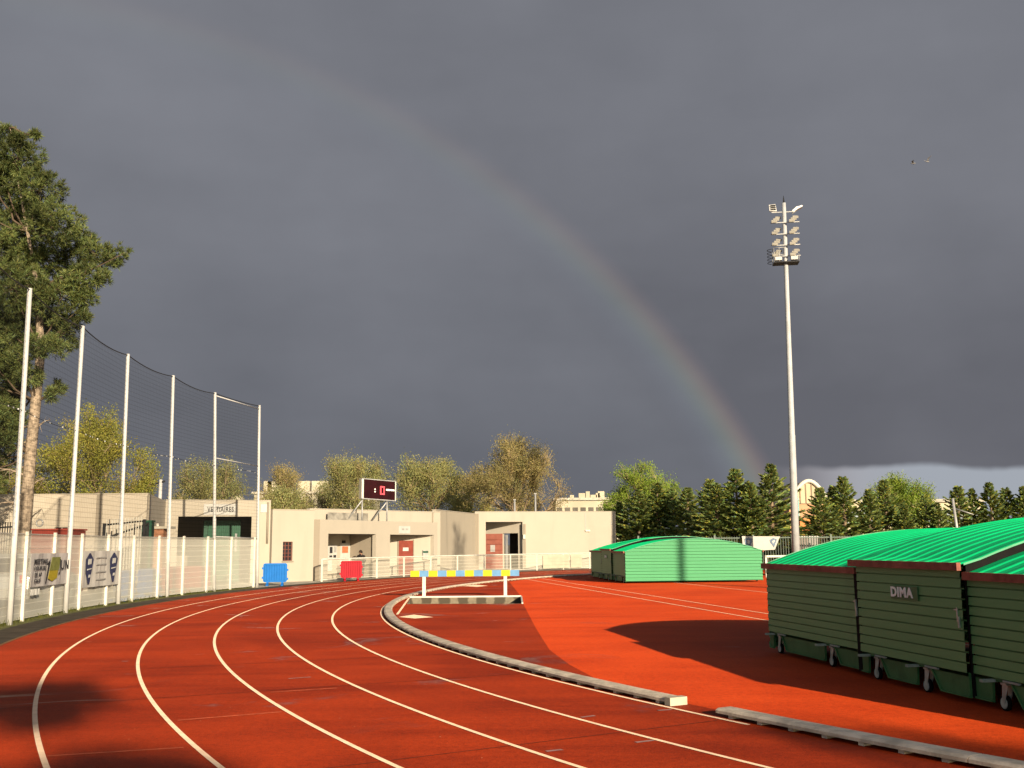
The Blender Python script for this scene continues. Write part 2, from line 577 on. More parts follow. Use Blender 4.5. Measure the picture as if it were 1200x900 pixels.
# ------------------------------------------------------------------ setting: ground, track, lines
CX, CY, RK = 42.62, 33.348, 46.4725          # centre and kerb radius of the bend
def pol(r, a):
    return (CX + r * math.cos(a), CY + r * math.sin(a))
def ang(p):
    return math.atan2(p[1] - CY, p[0] - CX)
def annulus(name, r0, r1, a0, a1, z, mat, n=400):
    mb = MB()
    vs, fs = [], []
    for i in range(n + 1):
        a = a0 + (a1 - a0) * i / n
        vs.append((*pol(r0, a), z))
        vs.append((*pol(r1, a), z))
    for i in range(n):
        fs.append((2 * i, 2 * i + 1, 2 * i + 3, 2 * i + 2))
    mb.add(vs, fs)
    return mb.build(name, mat)
def sheet_with_hole(name, outer, hole, z, mat):
    bm = bmesh.new()
    es = []
    for loop in ([outer, hole] if hole else [outer]):
        vs = [bm.verts.new((p[0], p[1], z)) for p in loop]
        es += [bm.edges.new((vs[i], vs[(i + 1) % len(vs)])) for i in range(len(vs))]
    bmesh.ops.triangle_fill(bm, use_beauty=True, use_dissolve=False, edges=es)
    bmesh.ops.recalc_face_normals(bm, faces=bm.faces)
    for f in bm.faces:
        if f.normal.z < 0:
            f.normal_flip()
    me = bpy.data.meshes.new(name)
    bm.to_mesh(me)
    bm.free()
    me.materials.append(mat)
    o = bpy.data.objects.new(name, me)
    col.objects.link(o)
    return o

PITQ = [(-3.22, 31.48), (0.20, 31.10), (0.22, 34.98), (-3.46, 35.02)]      # water jump pit outline
big = 2500
tag(sheet_with_hole('ground', [(-big, -big), (big, -big), (big, big), (-big, big)], PITQ, 0.0, M_GROUND), kind='structure')
pit = MB()
for i in range(4):
    a, b = PITQ[i], PITQ[(i + 1) % 4]
    pit.quad((*a, -0.42), (*b, -0.42), (*b, 0.012), (*a, 0.012))
pit.quad(*[(*p, -0.42) for p in PITQ])
def pit_material():
    mt = bpy.data.materials.new('stained_pit_wall_bays')
    mt.use_nodes = True
    t = NT(mt.node_tree)
    o = t.new('ShaderNodeOutputMaterial')
    b = t.new('ShaderNodeBsdfPrincipled')
    t.link(b.outputs[0], o.inputs['Surface'])
    x = t.new('ShaderNodeTexCoord').outputs['Object']
    s_ = t.new('ShaderNodeSeparateXYZ')
    t.link(x, s_.inputs[0])
    u = t.m('ADD', t.m('DIVIDE', s_.outputs[0], 0.62), t.m('MULTIPLY', t.noise(x, 3.0, 3, 0.6), 0.5))
    f = t.m('ABSOLUTE', t.m('SUBTRACT', t.m('FRACT', u), 0.5))
    blot = t.mr(t.noise(x, 5.0, 4, 0.6), 0.3, 0.7, 0.6, 1.15)
    k = t.m('MULTIPLY', t.mr(f, 0.22, 0.34), blot, clamp=True)
    t.link(t.mix(k, c4((0.060, 0.045, 0.028)), c4((0.20, 0.165, 0.115))), b.inputs['Base Color'])
    b.inputs['Roughness'].default_value = 0.85
    return mt
tag(pit.build('water_jump_pit', pit_material()), kind='structure')
lip = MB().box((-1.62, 35.055, 0.03), (3.74, 0.05, 0.06))
lip.box((0.255, 33.03, 0.022), (0.05, 3.86, 0.044))
tag(lip.build('pit_edging', M_WHITE), kind='structure')

LANES = [RK + 1.22 * k for k in range(1, 6)]
tag(annulus('running_track', RK - 0.35, RK + 7.45, 0, 2 * math.pi, 0.004, M_LANE, 720), kind='structure')
tag(annulus('asphalt_path', RK + 7.45, RK + 8.35, 0, 2 * math.pi, 0.004, M_ASPH, 720), kind='structure')
tag(annulus('track_edge_strip', RK + 7.40, RK + 7.47, 0, 2 * math.pi, 0.0085, M('sandy_edge', (0.20, 0.11, 0.05), 0.9, 0.35, 5), 720), kind='structure')
tag(annulus('mossy_verge', RK + 8.35, RK + 9.3, R(168), R(262), 0.004, M_GRASSV, 300), kind='structure')
tag(annulus('concrete_apron', RK + 8.35, RK + 26, R(100), R(168), 0.004, M_CONC, 200), kind='structure')
tag(annulus('yard', RK + 9.3, RK + 26, R(168), R(215), 0.004, M_CONC, 200), kind='structure')
# the infield: darker steeplechase lane round the pit, bright fan beyond it
bound = [(-0.20, 52.6), (-0.20, 49.3), (0.26, 34.8), (0.26, 31.9), (0.47, 21.7), (0.59, 17.6), (0.80, 15.5), (1.15, 13.3), (1.55, 11.9)]
def kerb_arc(a0, a1, r, n):
    return [pol(r, a0 + (a1 - a0) * i / n) for i in range(n + 1)]
rin = RK - 0.345
aA, aB = ang(bound[0]), ang(bound[-1]) % (2 * math.pi)
lane_poly = [pol(rin, aA)] + bound[1:-1] + [pol(rin, aB)] + list(reversed(kerb_arc(aA, aB, rin, 90)[1:-1]))
tag(sheet_with_hole('steeplechase_lane', lane_poly, PITQ, 0.004, M_LANE), kind='structure')
rest = kerb_arc(aB, aA + 2 * math.pi, rin, 260)
fan_poly = rest[:-1] + [pol(rin, aA)] + bound[1:-1]
tag(sheet_with_hole('infield_fan', fan_poly, None, 0.0042, M_FAN), kind='structure')

lm = MB()
def arc_line(mb, r, a0, a1, wd, z, n=500):
    vs, fs = [], []
    for i in range(n + 1):
        a = a0 + (a1 - a0) * i / n
        vs.append((*pol(r - wd / 2, a), z))
        vs.append((*pol(r + wd / 2, a), z))
    for i in range(n):
        fs.append((2 * i, 2 * i + 1, 2 * i + 3, 2 * i + 2))
    mb.add(vs, fs)
def flat_line(mb, a, b, wd, z):
    a, b = Vector(a[:2]), Vector(b[:2])
    d = (b - a).normalized()
    n = Vector((-d.y, d.x)) * wd / 2
    mb.quad((*(a - n), z), (*(b - n), z), (*(b + n), z), (*(a + n), z))
for r in LANES:
    arc_line(lm, r, 0, 2 * math.pi, 0.05, 0.0085, 900)
arc_line(lm, RK, ang((1.9, 9.6)), ang((40, 79.9)) - 2 * math.pi * 0 , 0.05, 0.0085, 500) if False else None
a_gap = ang((2.35, 10.35)) % (2 * math.pi)
arc_line(lm, RK, R(60), a_gap, 0.05, 0.0085, 500)
# runway lines across the fan
dr = Vector((4.95, -28.3)).normalized()
for p0, back, fwd_ in (((0.77, 52.0), 1.0, 34), ((1.63, 52.4), 1.0, 36), ((7.0, 47.6), 3.0, 36)):
    p0 = Vector(p0)
    flat_line(lm, p0 - dr * back, p0 + dr * fwd_, 0.05, 0.0088)
# white edge round the pit and the lead-in line from the kerb
flat_line(lm, pol(rin - 0.05, ang((-3.95, 26.6))), (-3.50, 34.9), 0.06, 0.0088)
tri = [gz(467, 723.4), gz(485, 720.6), gz(508, 723.6), gz(486, 725.2)]
lm.quad(*[(p.x, p.y, 0.0088) for p in reversed(tri)])
tri = [gz(541, 687.0), gz(556, 685.4), gz(572, 686.6), gz(560, 687.9)]
lm.quad(*[(p.x, p.y, 0.0088) for p in reversed(tri)])
tag(lm.build('track_lines', M_LINE), kind='structure')
wl = MB()
for (a, b) in (((55, 887), (215, 877)), ((208, 845), (330, 835)), ((317, 812), (395, 807)), ((60, 763.5), (74, 762.5)), ((100, 752), (107, 752.5))):
    flat_line(wl, gz(*a), gz(*b), 0.035, 0.0086)
tag(wl.build('worn_cross_lines', M_LINE_WORN), kind='structure')
sm_ = MB()
for k in range(16):
    a = R(158 + 4.6 * k + (k * 7 % 5) * 0.35)
    flat_line(sm_, pol(RK + 0.1, a), pol(RK + 7.36, a + R(0.15)), 0.022, 0.0082)
tag(sm_.build('surface_seams', M('dark_seam', (0.055, 0.008, 0.003), 0.8, 0.3, 3, drough=1.0)), kind='structure')
gl = MB()
for (a, b) in (((640, 881.5), (659, 879.5)), ((681, 841.5), (697, 839.5)), ((745, 871), (766, 868.5)), ((771, 833.4), (787, 832.4)),
               ((338, 796), (364, 794)), ((143, 775.5), (150, 775.5))):
    flat_line(gl, gz(*a), gz(*b), 0.05, 0.0086)
tag(gl.build('grey_lane_marks', M_LINE_GREY), kind='structure')

# ------------------------------------------------------------------ kerb
def kerb(name, label, a0, a1, end_block):
    mid = pol(RK - 0.2, a0)
    t = thing(name, label, 'kerb', (mid[0], mid[1], 0.0))
    L = abs(a1 - a0) * RK
    nseg = max(1, int(round(L / 3.0)))
    body, feet = MB(), MB()
    r0, r1 = RK - 0.285, RK - 0.065
    for s in range(nseg):
        b0 = a0 + (a1 - a0) * s / nseg
        b1 = a0 + (a1 - a0) * (s + 1) / nseg
        gap = 0.012 / RK * (1 if a1 > a0 else -1)
        b1 -= gap
        prof = [(r0, 0.040), (r0, 0.072), (r0 + 0.02, 0.086), (r1 - 0.035, 0.086), (r1, 0.068), (r1, 0.040)]
        vs, fs = [], []
        n = 8
        for i in range(n + 1):
            a = b0 + (b1 - b0) * i / n
            for (r, z) in prof:
                vs.append((*pol(r, a), z))
        k = len(prof)
        for i in range(n):
            for j in range(k):
                fs.append((i * k + j, i * k + (j + 1) % k, (i + 1) * k + (j + 1) % k, (i + 1) * k + j))
        fs.append(tuple(range(k)))
        fs.append(tuple(n * k + j for j in range(k)))
        body.add(vs, fs)
        for i in range(7):
            a = b0 + (b1 - b0) * (i + 0.5) / 7
            p = pol((r0 + r1) / 2, a)
            feet.box((p[0], p[1], 0.0235), (0.19, 0.06, 0.033), a)
    body.build('rail', M_KERB, t)
    feet.build('foot', M_KERB, t)
    if end_block:
        a = a0
        p = pol((r0 + r1) / 2, a)
        eb = MB().box((p[0], p[1], 0.050), (0.23, 0.10, 0.086), a)
        eb.build('end_cap', M_KERBW, t)
    return t
kerb('track_kerb', 'long curved grey kerb round the inside of the bend ending in a cream block', ang((1.74, 11.25)) % (2 * math.pi) - 0.28 / RK, R(62), True)
kerb('track_kerb', 'short grey kerb run at lower right beyond the gap in the kerb', ang((2.03, 10.95)) % (2 * math.pi) + 0.12 / RK, R(214) + 0.35, False)

# ------------------------------------------------------------------ water jump barrier
hb = thing('steeplechase_barrier', 'yellow and blue steeplechase beam on two white posts over the water jump', 'barrier', (-1.66, 35.05, 0))
bl = MB()
be = MB()
x0, x1 = -3.48, 0.19
BY = 35.16
for i in range(12):
    a = x0 + (x1 - x0) * i / 12
    b = x0 + (x1 - x0) * (i + 1) / 12
    MB().box(((a + b) / 2, BY, 0.80), (b - a - 0.002, 0.127, 0.20)).build('yellow_block' if i % 2 == 0 else 'blue_block', M_YELLOW if i % 2 == 0 else M_BLUEP, hb)
for x in (-3.02, -0.28):
    MB().box((x, BY, 0.35), (0.11, 0.10, 0.70)).build('post', M_WHITE, hb)

# ------------------------------------------------------------------ mat covers
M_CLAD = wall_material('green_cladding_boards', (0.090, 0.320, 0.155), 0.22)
M_CLADD = wall_material('shaded_green_cladding_boards', (0.078, 0.270, 0.092), 0.45)  # same green paint, deepened to hold the shade of the long sides
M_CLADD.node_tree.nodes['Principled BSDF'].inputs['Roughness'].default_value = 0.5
M_CLADW = M('dark_green_skirt', (0.050, 0.150, 0.055), 0.5, 0.2, 3, 0.2, 25)  # deeper green than the boards above
M_ROOF = M('green_roof_sheet', (0.0, 0.540, 0.185), 0.7, 0.12, 1.2)
M_ROOFE = M('pale_green_edge', (0.10, 0.34, 0.20), 0.5, 0.1, 4)
M_CAST = M('castor_zinc', (0.40, 0.46, 0.42), 0.45, 0.25, 9, metal=0.3)
M_PLATE = M('bracket_grey', (0.30, 0.36, 0.31), 0.55, 0.2, 5)
WID = 6.0
def arch(x, eave, rise):
    u = (x - WID / 2) / (WID / 2)
    return eave + rise * (1 - abs(u) ** 2.1)
def arch_inv(z, eave, rise):
    if z <= eave:
        return 0.0
    u = (max(0.0, 1 - (z - eave) / rise)) ** (1 / 2.1)
    return WID / 2 * (1 - u)
def shell(t, y0, y1, eave, rise, out, castors, first, last, latch):
    """one sliding shell; y runs from 0 (far) towards minus (near); out = how far it stands proud"""
    sk = 0.34
    xf = -out
    # side boards
    nb = 10
    for side in (0, 1):
        mb = MB()
        sgn = -1 if side == 0 else 1
        xx = xf if side == 0 else WID + out
        h = (eave - 0.02 - sk) / nb
        for i in range(nb):
            z0, z1 = sk + i * h, sk + (i + 1) * h
            a, b, q_ = xx + sgn * 0.020, xx + sgn * 0.012, xx - sgn * 0.022
            z2 = z1 - 0.016
            mb.quad((a, y0, z0), (a, y1, z0), (b, y1, z2), (b, y0, z2))
            mb.quad((b, y0, z2), (b, y1, z2), (q_, y1, z2 - 0.002), (q_, y0, z2 - 0.002))
            mb.quad((q_, y0, z2 - 0.002), (q_, y1, z2 - 0.002), (q_, y1, z1), (q_, y0, z1))
            mb.quad((q_, y0, z0), (q_, y1, z0), (a, y1, z0), (a, y0, z0))
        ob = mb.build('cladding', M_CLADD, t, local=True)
        # skirt with trapezoid openings for the castors
        sb = MB()
        edges = [y0]
        for cy in castors:
            edges += [cy + 0.17, cy - 0.17]
        edges.append(y1)
        for i in range(0, len(edges), 2):
            ya, yb = edges[i], edges[i + 1]
            if ya - yb < 0.02:
                continue
            sa = 0.17 if i > 0 else 0.0
            sb_ = 0.02 if i + 2 < len(edges) else 0.0
            poly = [(xx, ya - sa, 0.075), (xx, yb + sb_, 0.075), (xx, yb, 0.30), (xx, yb, sk - 0.002), (xx, ya, sk - 0.002), (xx, ya, 0.30)]
            sb.extrude(poly, (-sgn * 0.03, 0, 0))
            if sa:
                sb.bar((xx + sgn * 0.012, ya, 0.305), (xx + sgn * 0.012, ya - sa, 0.09), 0.018)
            sb.box((xx + sgn * 0.014, (ya - sa + yb + sb_) / 2, 0.090), (0.016, max(0.02, ya - yb - sa - sb_), 0.02))
        sb.add([(xx, y0, 0.30), (xx, y1, 0.30), (xx, y1, sk), (xx, y0, sk)], [(0, 1, 2, 3)])
        sb.build('skirt', M_CLADW, t, local=True)
        for cy in castors:
            xq = xx - sgn * 0.06
            MB().box((xx + sgn * 0.05, cy + 0.14, 0.305), (0.20, 0.055, 0.028)).build('bracket', M_PLATE, t, local=True)
            MB().box((xx - sgn * 0.02, cy - 0.18, 0.32), (0.10, 0.26, 0.02)).build('mudguard', M_PLATE, t, local=True)
            fk = MB()
            fk.box((xq, cy, 0.285), (0.10, 0.10, 0.02))
            for dd in (-0.032, 0.032):
                fk.extrude([(xq + dd, cy - 0.05, 0.28), (xq + dd, cy + 0.05, 0.28), (xq + dd, cy + 0.075, 0.085), (xq + dd, cy + 0.035, 0.075)], (0.006, 0, 0))
            cst = fk.build('castor', M_CAST, t, local=True)
            wh = MB()
            wh.tube([(xq - 0.022, cy + 0.055, 0.087), (xq + 0.022, cy + 0.055, 0.087)], [0.076, 0.076], 18)
            wq = wh.build('wheel', M_RUBBER_GAP, cst, local=True)
            hb_ = MB()
            for s2 in (-1, 1):
                hb_.tube([(xq + s2 * 0.0225, cy + 0.055, 0.087), (xq + s2 * 0.027, cy + 0.055, 0.087)], [0.06, 0.055], 16)
            hb_.build('hub', M_CAST, cst, local=True)
        # eave board
        yo0, yo1 = (y0 + 0.10, y1 - 0.06) if out > 0.02 else (y0 + (0.05 if first else -0.02), y1 - (0.05 if last else -0.02))
        MB().box((xx + sgn * 0.060, (yo0 + yo1) / 2, eave - 0.015), (0.05, yo0 - yo1, 0.085)).build('eave_board', M_TRIM, t, local=True)
    # roof sheet: corrugations run up and over the arch
    rb = MB()
    nx = 30
    ys = []
    y = y0 + (0.06 if out > 0.02 or first else 0.0)
    ye = y1 - (0.06 if out > 0.02 or last else 0.0)
    pitch = 0.25
    prof = [(0.0, 0.0), (0.15, 0.0), (0.175, 0.012), (0.225, 0.012)]
    while y > ye:
        for (d, hgt) in prof:
            if y - d > ye:
                ys.append((y - d, hgt))
        y -= pitch
    ys.append((ye, 0.0))
    vs, fs = [], []
    for (yy, hgt) in ys:
        for i in range(nx + 1):
            x = -out - 0.03 + (WID + 2 * out + 0.06) * i / nx
            xc = min(max(x, 0.0), WID)
            z = arch(xc, eave, rise) + hgt + 0.012
            if x < 0 or x > WID:
                z = eave + hgt + 0.010
            vs.append((x, yy, z))
    k = nx + 1
    for j in range(len(ys) - 1):
        for i in range(nx):
            fs.append((j * k + i, (j + 1) * k + i, (j + 1) * k + i + 1, j * k + i + 1))
    rb.add(vs, fs)
    rb.build('roof', M_ROOF, t, local=True)
    # black arched strips at both ends imitate the dark gap under the roof
    for yy, sg in ((y0, 1), (y1, -1)):
        eb = MB()
        n = 30
        for i in range(n):
            xa = WID * i / n
            xb = WID * (i + 1) / n
            za, zb = arch(xa, eave, rise), arch(xb, eave, rise)
            eb.quad((xa, yy, za - 0.14), (xb, yy, zb - 0.14), (xb, yy, zb + 0.004), (xa, yy, za + 0.004))
        eb.build('end_gap_strip', M_RUBBER_GAP, t, local=True)
        if sg > 0 and not first:
            continue
        eb = MB()
        yq = yy + sg * 0.062
        for i in range(n):
            xa = -out + (WID + 2 * out) * i / n
            xb = -out + (WID + 2 * out) * (i + 1) / n
            za = arch(min(max(xa, 0), WID), eave, rise)
            zb = arch(min(max(xb, 0), WID), eave, rise)
            eb.quad((xa, yq, za + 0.0), (xb, yq, zb + 0.0), (xb, yq, zb + 0.022), (xa, yq, za + 0.022))
        eb.build('roof_edge', M_ROOFE, t, local=True)
def gable(t, y, sg, eave, rise, mat):
    mb = MB()
    zb = 0.085
    top = eave + rise
    n = 13
    h = (top - 0.004 - zb) / n
    for i in range(n):
        z0 = zb + i * h
        for (f0, o0, f1, o1) in ((0, 0.004, 0.22, 0.050), (0.22, 0.050, 0.52, 0.050), (0.52, 0.050, 0.74, 0.004), (0.74, 0.004, 1.0, 0.004)):
            za, zc = z0 + f0 * h, z0 + f1 * h
            a0, a1 = arch_inv(za, eave, rise), arch_inv(zc, eave, rise)
            mb.quad((a0, y + sg * o0, za), (WID - a0, y + sg * o0, za), (WID - a1, y + sg * o1, zc), (a1, y + sg * o1, zc))
    mb.build('gable_cladding', mat, t, local=True)
def mat_cover(name, label, loc, rz, group):
    t = thing(name, label, 'mat cover', (loc[0], loc[1], 0.0), rz, group)
    LA, LB, LC = 3.18, 5.60, 8.3
    shell(t, 0.0, -LA, 1.385, 0.55, 0.0, [-0.32, -2.15], True, False, False)
    shell(t, -LA - 0.03, -LB, 1.485, 0.57, 0.06, [-3.55, -4.72], False, False, True)
    shell(t, -LB - 0.03, -LC, 1.385, 0.55, 0.0, [-6.10, -7.75], False, True, False)
    gable(t, -LC, -1, 1.385, 0.55, M_CLAD)
    gable(t, 0.0, 1, 1.385, 0.55, M_CLAD)
    # black strips painted in for the dark gaps between shells; latches
    MB().box((-0.020, -LA + 0.045, 0.70), (0.07, 0.10, 1.25)).build('seam_gap_strip', M_RUBBER_GAP, t, local=True)
    MB().box((-0.012, -LB - 0.012, 0.72), (0.03, 0.03, 1.28)).build('seam_gap_strip', M_RUBBER_GAP, t, local=True)
    for yy, zz in ((-LA + 0.04, 0.92), (-LB + 0.10, 0.95)):
        lt = MB().box((-0.075, yy, zz), (0.02, 0.018, 0.15)).box((-0.088, yy - 0.035, zz - 0.08), (0.018, 0.02, 0.12)).box((-0.075, yy + 0.03, zz + 0.05), (0.016, 0.06, 0.014))
        lt.build('latch', M_CAST, t, local=True)
    sp = MB().box((-0.060 - 0.028, -4.42, 1.135), (0.012, 0.62, 0.16)).build('name_plate', M('green_plate', (0.055, 0.15, 0.065), 0.5, 0.1, 4), t, local=True)
    me = text_mesh('DIMA', 0.160, 0.003, 0.006, 1.22)
    me.materials.clear()
    me.materials.append(M('plate_letters', (0.80, 0.92, 0.86), 0.5, 0.1, 5))
    x = Vector((0, -1, 0))
    z = Vector((0, 0, 1))
    mm = Matrix((x, z, Vector((-1, 0, 0)))).transposed().to_4x4()
    me.transform(mm)
    me.transform(Matrix.Translation((-0.098, -4.37, 1.135)))
    o = bpy.data.objects.new('lettering', me)
    col.objects.link(o)
    o.parent = sp
    return t
cov = mat_cover('mat_cover', 'large dark green mat cover close by at right with DIMA on its side', (4.13, 16.95), R(8.5), 'sliding landing mat covers')
cv2 = copy_tree(cov)
cv2.location = (4.10, 54.75, 0)
cv2.rotation_euler = (0, 0, R(5.6))
cv2.scale = (1.04, 1.05, 1.0)
cv2['label'] = 'distant green mat cover with sunlit gable end in front of the building'

# ------------------------------------------------------------------ mesh fence and ball net along the bend (left)
RF = RK + 8.65
def uv_sheet(name, quads, uvs, mat, parent):
    """quads in world space with metric uv"""
    o = root_loc(parent) if parent else Vector((0, 0, 0))
    vs, fs = [], []
    for q in quads:
        b = len(vs)
        vs += [tuple(Vector(p) - o) for p in q]
        fs.append((b, b + 1, b + 2, b + 3))
    me = bpy.data.meshes.new(name)
    me.from_pydata(vs, [], fs)
    ul = me.uv_layers.new(name='UVMap')
    k = 0
    for q in uvs:
        for p in q:
            ul.data[k].uv = p
            k += 1
    me.materials.append(mat)
    ob = bpy.data.objects.new(name, me)
    col.objects.link(ob)
    ob.parent = parent
    return ob
fence_px = [24.5, 59, 92, 124.5, 156, 187, 217, 246, 273, 298.5]
def fence_xy(px):
    """where the fence circle is seen at pixel column px"""
    d = ray(px, 690)
    d2 = Vector((d.x, d.y)).normalized()
    c = Vector((CX, CY))
    b = d2.dot(-c)
    q = b * b - (c.length_squared - RF * RF)
    t_ = -b + math.sqrt(q) if False else -b - math.sqrt(q) if q > 0 else 0
    # camera is inside the circle: take the positive root
    t_ = -b + math.sqrt(q)
    # far root is past the building: choose the crossing on the left side
    return d2 * t_
fa = []
for (px, py) in [(24, 728.5), (58, 721.7), (90, 715.5), (122, 710), (155, 705), (185, 701), (216, 697), (246, 693.5), (273, 691), (298.5, 688.6)]:
    p = gz(px, py)
    fa.append(ang(p) % (2 * math.pi))
step = (fa[0] - fa[-1]) / (len(fa) - 1)
fa = [fa[-1] + step * k for k in range(0, 20)]          # from the far end back towards the camera
ftop = 2.10
fen = thing('mesh_fence', 'tall white wire mesh fence curving along the left side of the track', 'fence', (*pol(RF, fa[5]), 0))
for a in fa:
    p = pol(RF, a)
    MB().box((p[0], p[1], ftop / 2 + 0.03), (0.075, 0.075, ftop + 0.06), a).build('post', M_WHITE, fen)
qs, us = [], []
n = 140
s0 = 0.0
for i in range(n):
    a, b = fa[0] + (fa[-1] - fa[0]) * i / n, fa[0] + (fa[-1] - fa[0]) * (i + 1) / n
    p, q = pol(RF + 0.05, a), pol(RF + 0.05, b)
    ds = math.dist(p, q)
    qs.append(((*p, 0.05), (*q, 0.05), (*q, ftop), (*p, ftop)))
    us.append(((s0, 0.05), (s0 + ds, 0.05), (s0 + ds, ftop), (s0, ftop)))
    s0 += ds
uv_sheet('mesh_panel', qs, us, M_MESHW, fen)
rl = MB()
for zz in (0.06, 0.62, 1.2, 1.75, ftop):
    rl.tube([(*pol(RF + 0.045, fa[0] + (fa[-1] - fa[0]) * i / 60), zz) for i in range(61)], 0.006 if zz < ftop else 0.014, 4)
rl.build('mesh_rail', M_WHITE, fen)

gw = np.random.default_rng(4)
nw = 3200
aw = gw.uniform(fa[0], fa[-1], nw) + 0.004 * np.sin(np.arange(nw))
rw = RF + gw.normal(0.02, 0.10, nw)
cw = np.stack([CX + rw * np.cos(aw), CY + rw * np.sin(aw), np.zeros(nw)], 1)
hw_ = gw.uniform(0.03, 0.16, nw) * (0.45 + 0.55 * (np.sin(aw * 61) + np.sin(aw * 143) > 0.1))
axw = gw.normal(0, 0.4, (nw, 3)) + np.array([0, 0, 1.0])
axw /= np.linalg.norm(axw, axis=1, keepdims=True)
sdw = np.cross(axw, gw.normal(size=(nw, 3)))
sdw /= np.linalg.norm(sdw, axis=1, keepdims=True)
PW = np.stack([cw - sdw * 0.008, cw + sdw * 0.008, cw + axw * hw_[:, None] + sdw * 0.003, cw + axw * hw_[:, None] - sdw * 0.003], 1)
WEEDS = (PW, (0.22 + 0.28 * gw.uniform(size=(nw, 1))) * np.array([[0.9, 1.0, 1.0]]))
net = thing('ball_stop_net', 'dark ball stop net hung between tall white posts above the mesh fence', 'net', (-12.5, 32.9, 0))
ptop = [(35, 338), (97, 382), (150, 415), (203, 440), (252, 460), (304, 475)]
pa = [ang(gz(px, py, 8.0)) for px, py in ptop]
tops = []
pbase_px = [14, 74, 136.5, 191.5, 245.5, 299]
stepn = (pa[1] - pa[0])
tp, bp_ = [], []
for k in range(len(ptop)):
    t_ = gz(*ptop[k], 8.0)
    b_ = Vector((*pol(RF + 0.02, ang(gz(pbase_px[k], 700, 0.0)) if False else pa[k] % (2 * math.pi)), 0))
    # the posts lean a touch out of true
    tx = Vector((*pol(RF + 0.02, pa[k]), 8.0))
    tp.append(t_)
    bp_.append(b_ + Vector((0.10 - 0.02 * k, 0, 0)))
# one more bay to the left, out of the picture
d0 = pa[0] - (pa[1] - pa[0])
tp.insert(0, Vector((*pol(RF, d0), 8.0)))
bp_.insert(0, Vector((*pol(RF, d0), 0.0)))
for t_, b_ in zip(tp, bp_):
    MB().tube([b_, b_.lerp(t_, 0.36), b_.lerp(t_, 0.362), t_], [0.068, 0.066, 0.058, 0.056], 10).build('post', M_POST, net)
qs, us = [], []
s0 = 0
top_line, mid_line = [], []
for k in range(len(tp) - 1):
    n = 8
    for i in range(n):
        u0, u1 = i / n, (i + 1) / n
        sag = lambda u: 0.13 * 4 * u * (1 - u) * (0.35 if k == len(tp) - 2 else 1)
        A = tp[k].lerp(tp[k + 1], u0) - Vector((0, 0, sag(u0) + 0.03))
        B = tp[k].lerp(tp[k + 1], u1) - Vector((0, 0, sag(u1) + 0.03))
        C = bp_[k].lerp(bp_[k + 1], u1) + Vector((0, 0, 2.05))
        D = bp_[k].lerp(bp_[k + 1], u0) + Vector((0, 0, 2.05))
        ds = (C - D).length
        qs.append((D, C, B, A))
        us.append(((s0, 0), (s0 + ds, 0), (s0 + ds, B.z - 2.05), (s0, A.z - 2.05)))
        s0 += ds
        top_line.append(A)
        mid_line.append(D.lerp(A, 0.50))
top_line.append(tp[-1] - Vector((0, 0, 0.03)))
mid_line.append(bp_[-1].lerp(tp[-1], 0.60))
uv_sheet('netting', qs, us, M_NET, net)
MB().tube(top_line, 0.016, 6).build('head_cable', M_DARKM, net)
MB().tube(mid_line, 0.008, 4).build('middle_cable', M_DARKM, net)
knots = MB()
for i, p in enumerate(mid_line):
    for j in range(2):
        if random.random() < 0.5 and i + 1 < len(mid_line):
            q = p.lerp(mid_line[i + 1], random.random())
            knots.box(q, (0.03, 0.03, 0.03), random.random())
knots.build('cable_tie', M_GALV, net)
cb = MB()
for fz in (0.985, 0.665, 0.27):
    cb.tube([bp_[-2].lerp(tp[-2], fz), bp_[-1].lerp(tp[-1], fz - 0.006)], 0.022, 8)
cb.build('cross_bar', M_POST, net)

# banners tied to the fence
def fence_banner(name, label, px0, px1, ytop, ybot, mat):
    t0 = None
    def edge(px):
        # march along the circle to find the column
        best = min((abs(proj_x(pol(RF - 0.06, a)) - px), a) for a in np.linspace(fa[-1], fa[0], 1500))
        return best[1]
    a0, a1 = edge(px0), edge(px1)
    p = pol(RF - 0.06, (a0 + a1) / 2)
    t = thing(name, label, 'banner', (p[0], p[1], ytop))
    return t, a0, a1
def proj_x(p, z=1.2):
    q = Vector((p[0], p[1], z - EYE))
    return 600 + 1200 * q.dot(ri) / q.dot(fw)
def banner_pt(a0, a1, u, z, off=0.0):
    return (*pol(RF - 0.06 - off, a0 + (a1 - a0) * u), z)
def banner_mesh(t, a0, a1, z0, z1, mat, name, off=0.0, skew=0.0):
    mb = MB()
    n = 12
    vs, fs = [], []
    for i in range(n + 1):
        u = i / n
        for zz in (z0, z1):
            wob = 0.018 * math.sin(u * 17 + zz * 3)
            vs.append(banner_pt(a0, a1, u, zz + skew * u, off + wob))
        for zz in (z0, z1):
            wob = 0.018 * math.sin(u * 17 + zz * 3)
            vs.append(banner_pt(a0, a1, u, zz + skew * u, off + wob - 0.004))
    for i in range(n):
        a, b = 4 * i, 4 * (i + 1)
        fs += [(a, b, b + 1, a + 1), (a + 2, a + 3, b + 3, b + 2), (a + 1, b + 1, b + 3, a + 3), (a, a + 2, b + 2, b)]
    fs += [(0, 1, 3, 2), (4 * n, 4 * n + 2, 4 * n + 3, 4 * n + 1)]
    mb.add(vs, fs)
    return mb.build(name, mat, t)
def banner_poly(t, a0, a1, pts, mat, name, parent=None, off=0.03):
    mb = MB()
    for poly in pts:
        a = [banner_pt(a0, a1, u, z, off) for (u, z) in poly]
        b = [banner_pt(a0, a1, u, z, off - 0.006) for (u, z) in poly]
        k = len(poly)
        mb.add(a + b, [tuple(range(k)), tuple(range(2 * k - 1, k - 1, -1))] + [(i, k + i, k + (i + 1) % k, (i + 1) % k) for i in range(k)])
    return mb.build(name, mat, parent or t)
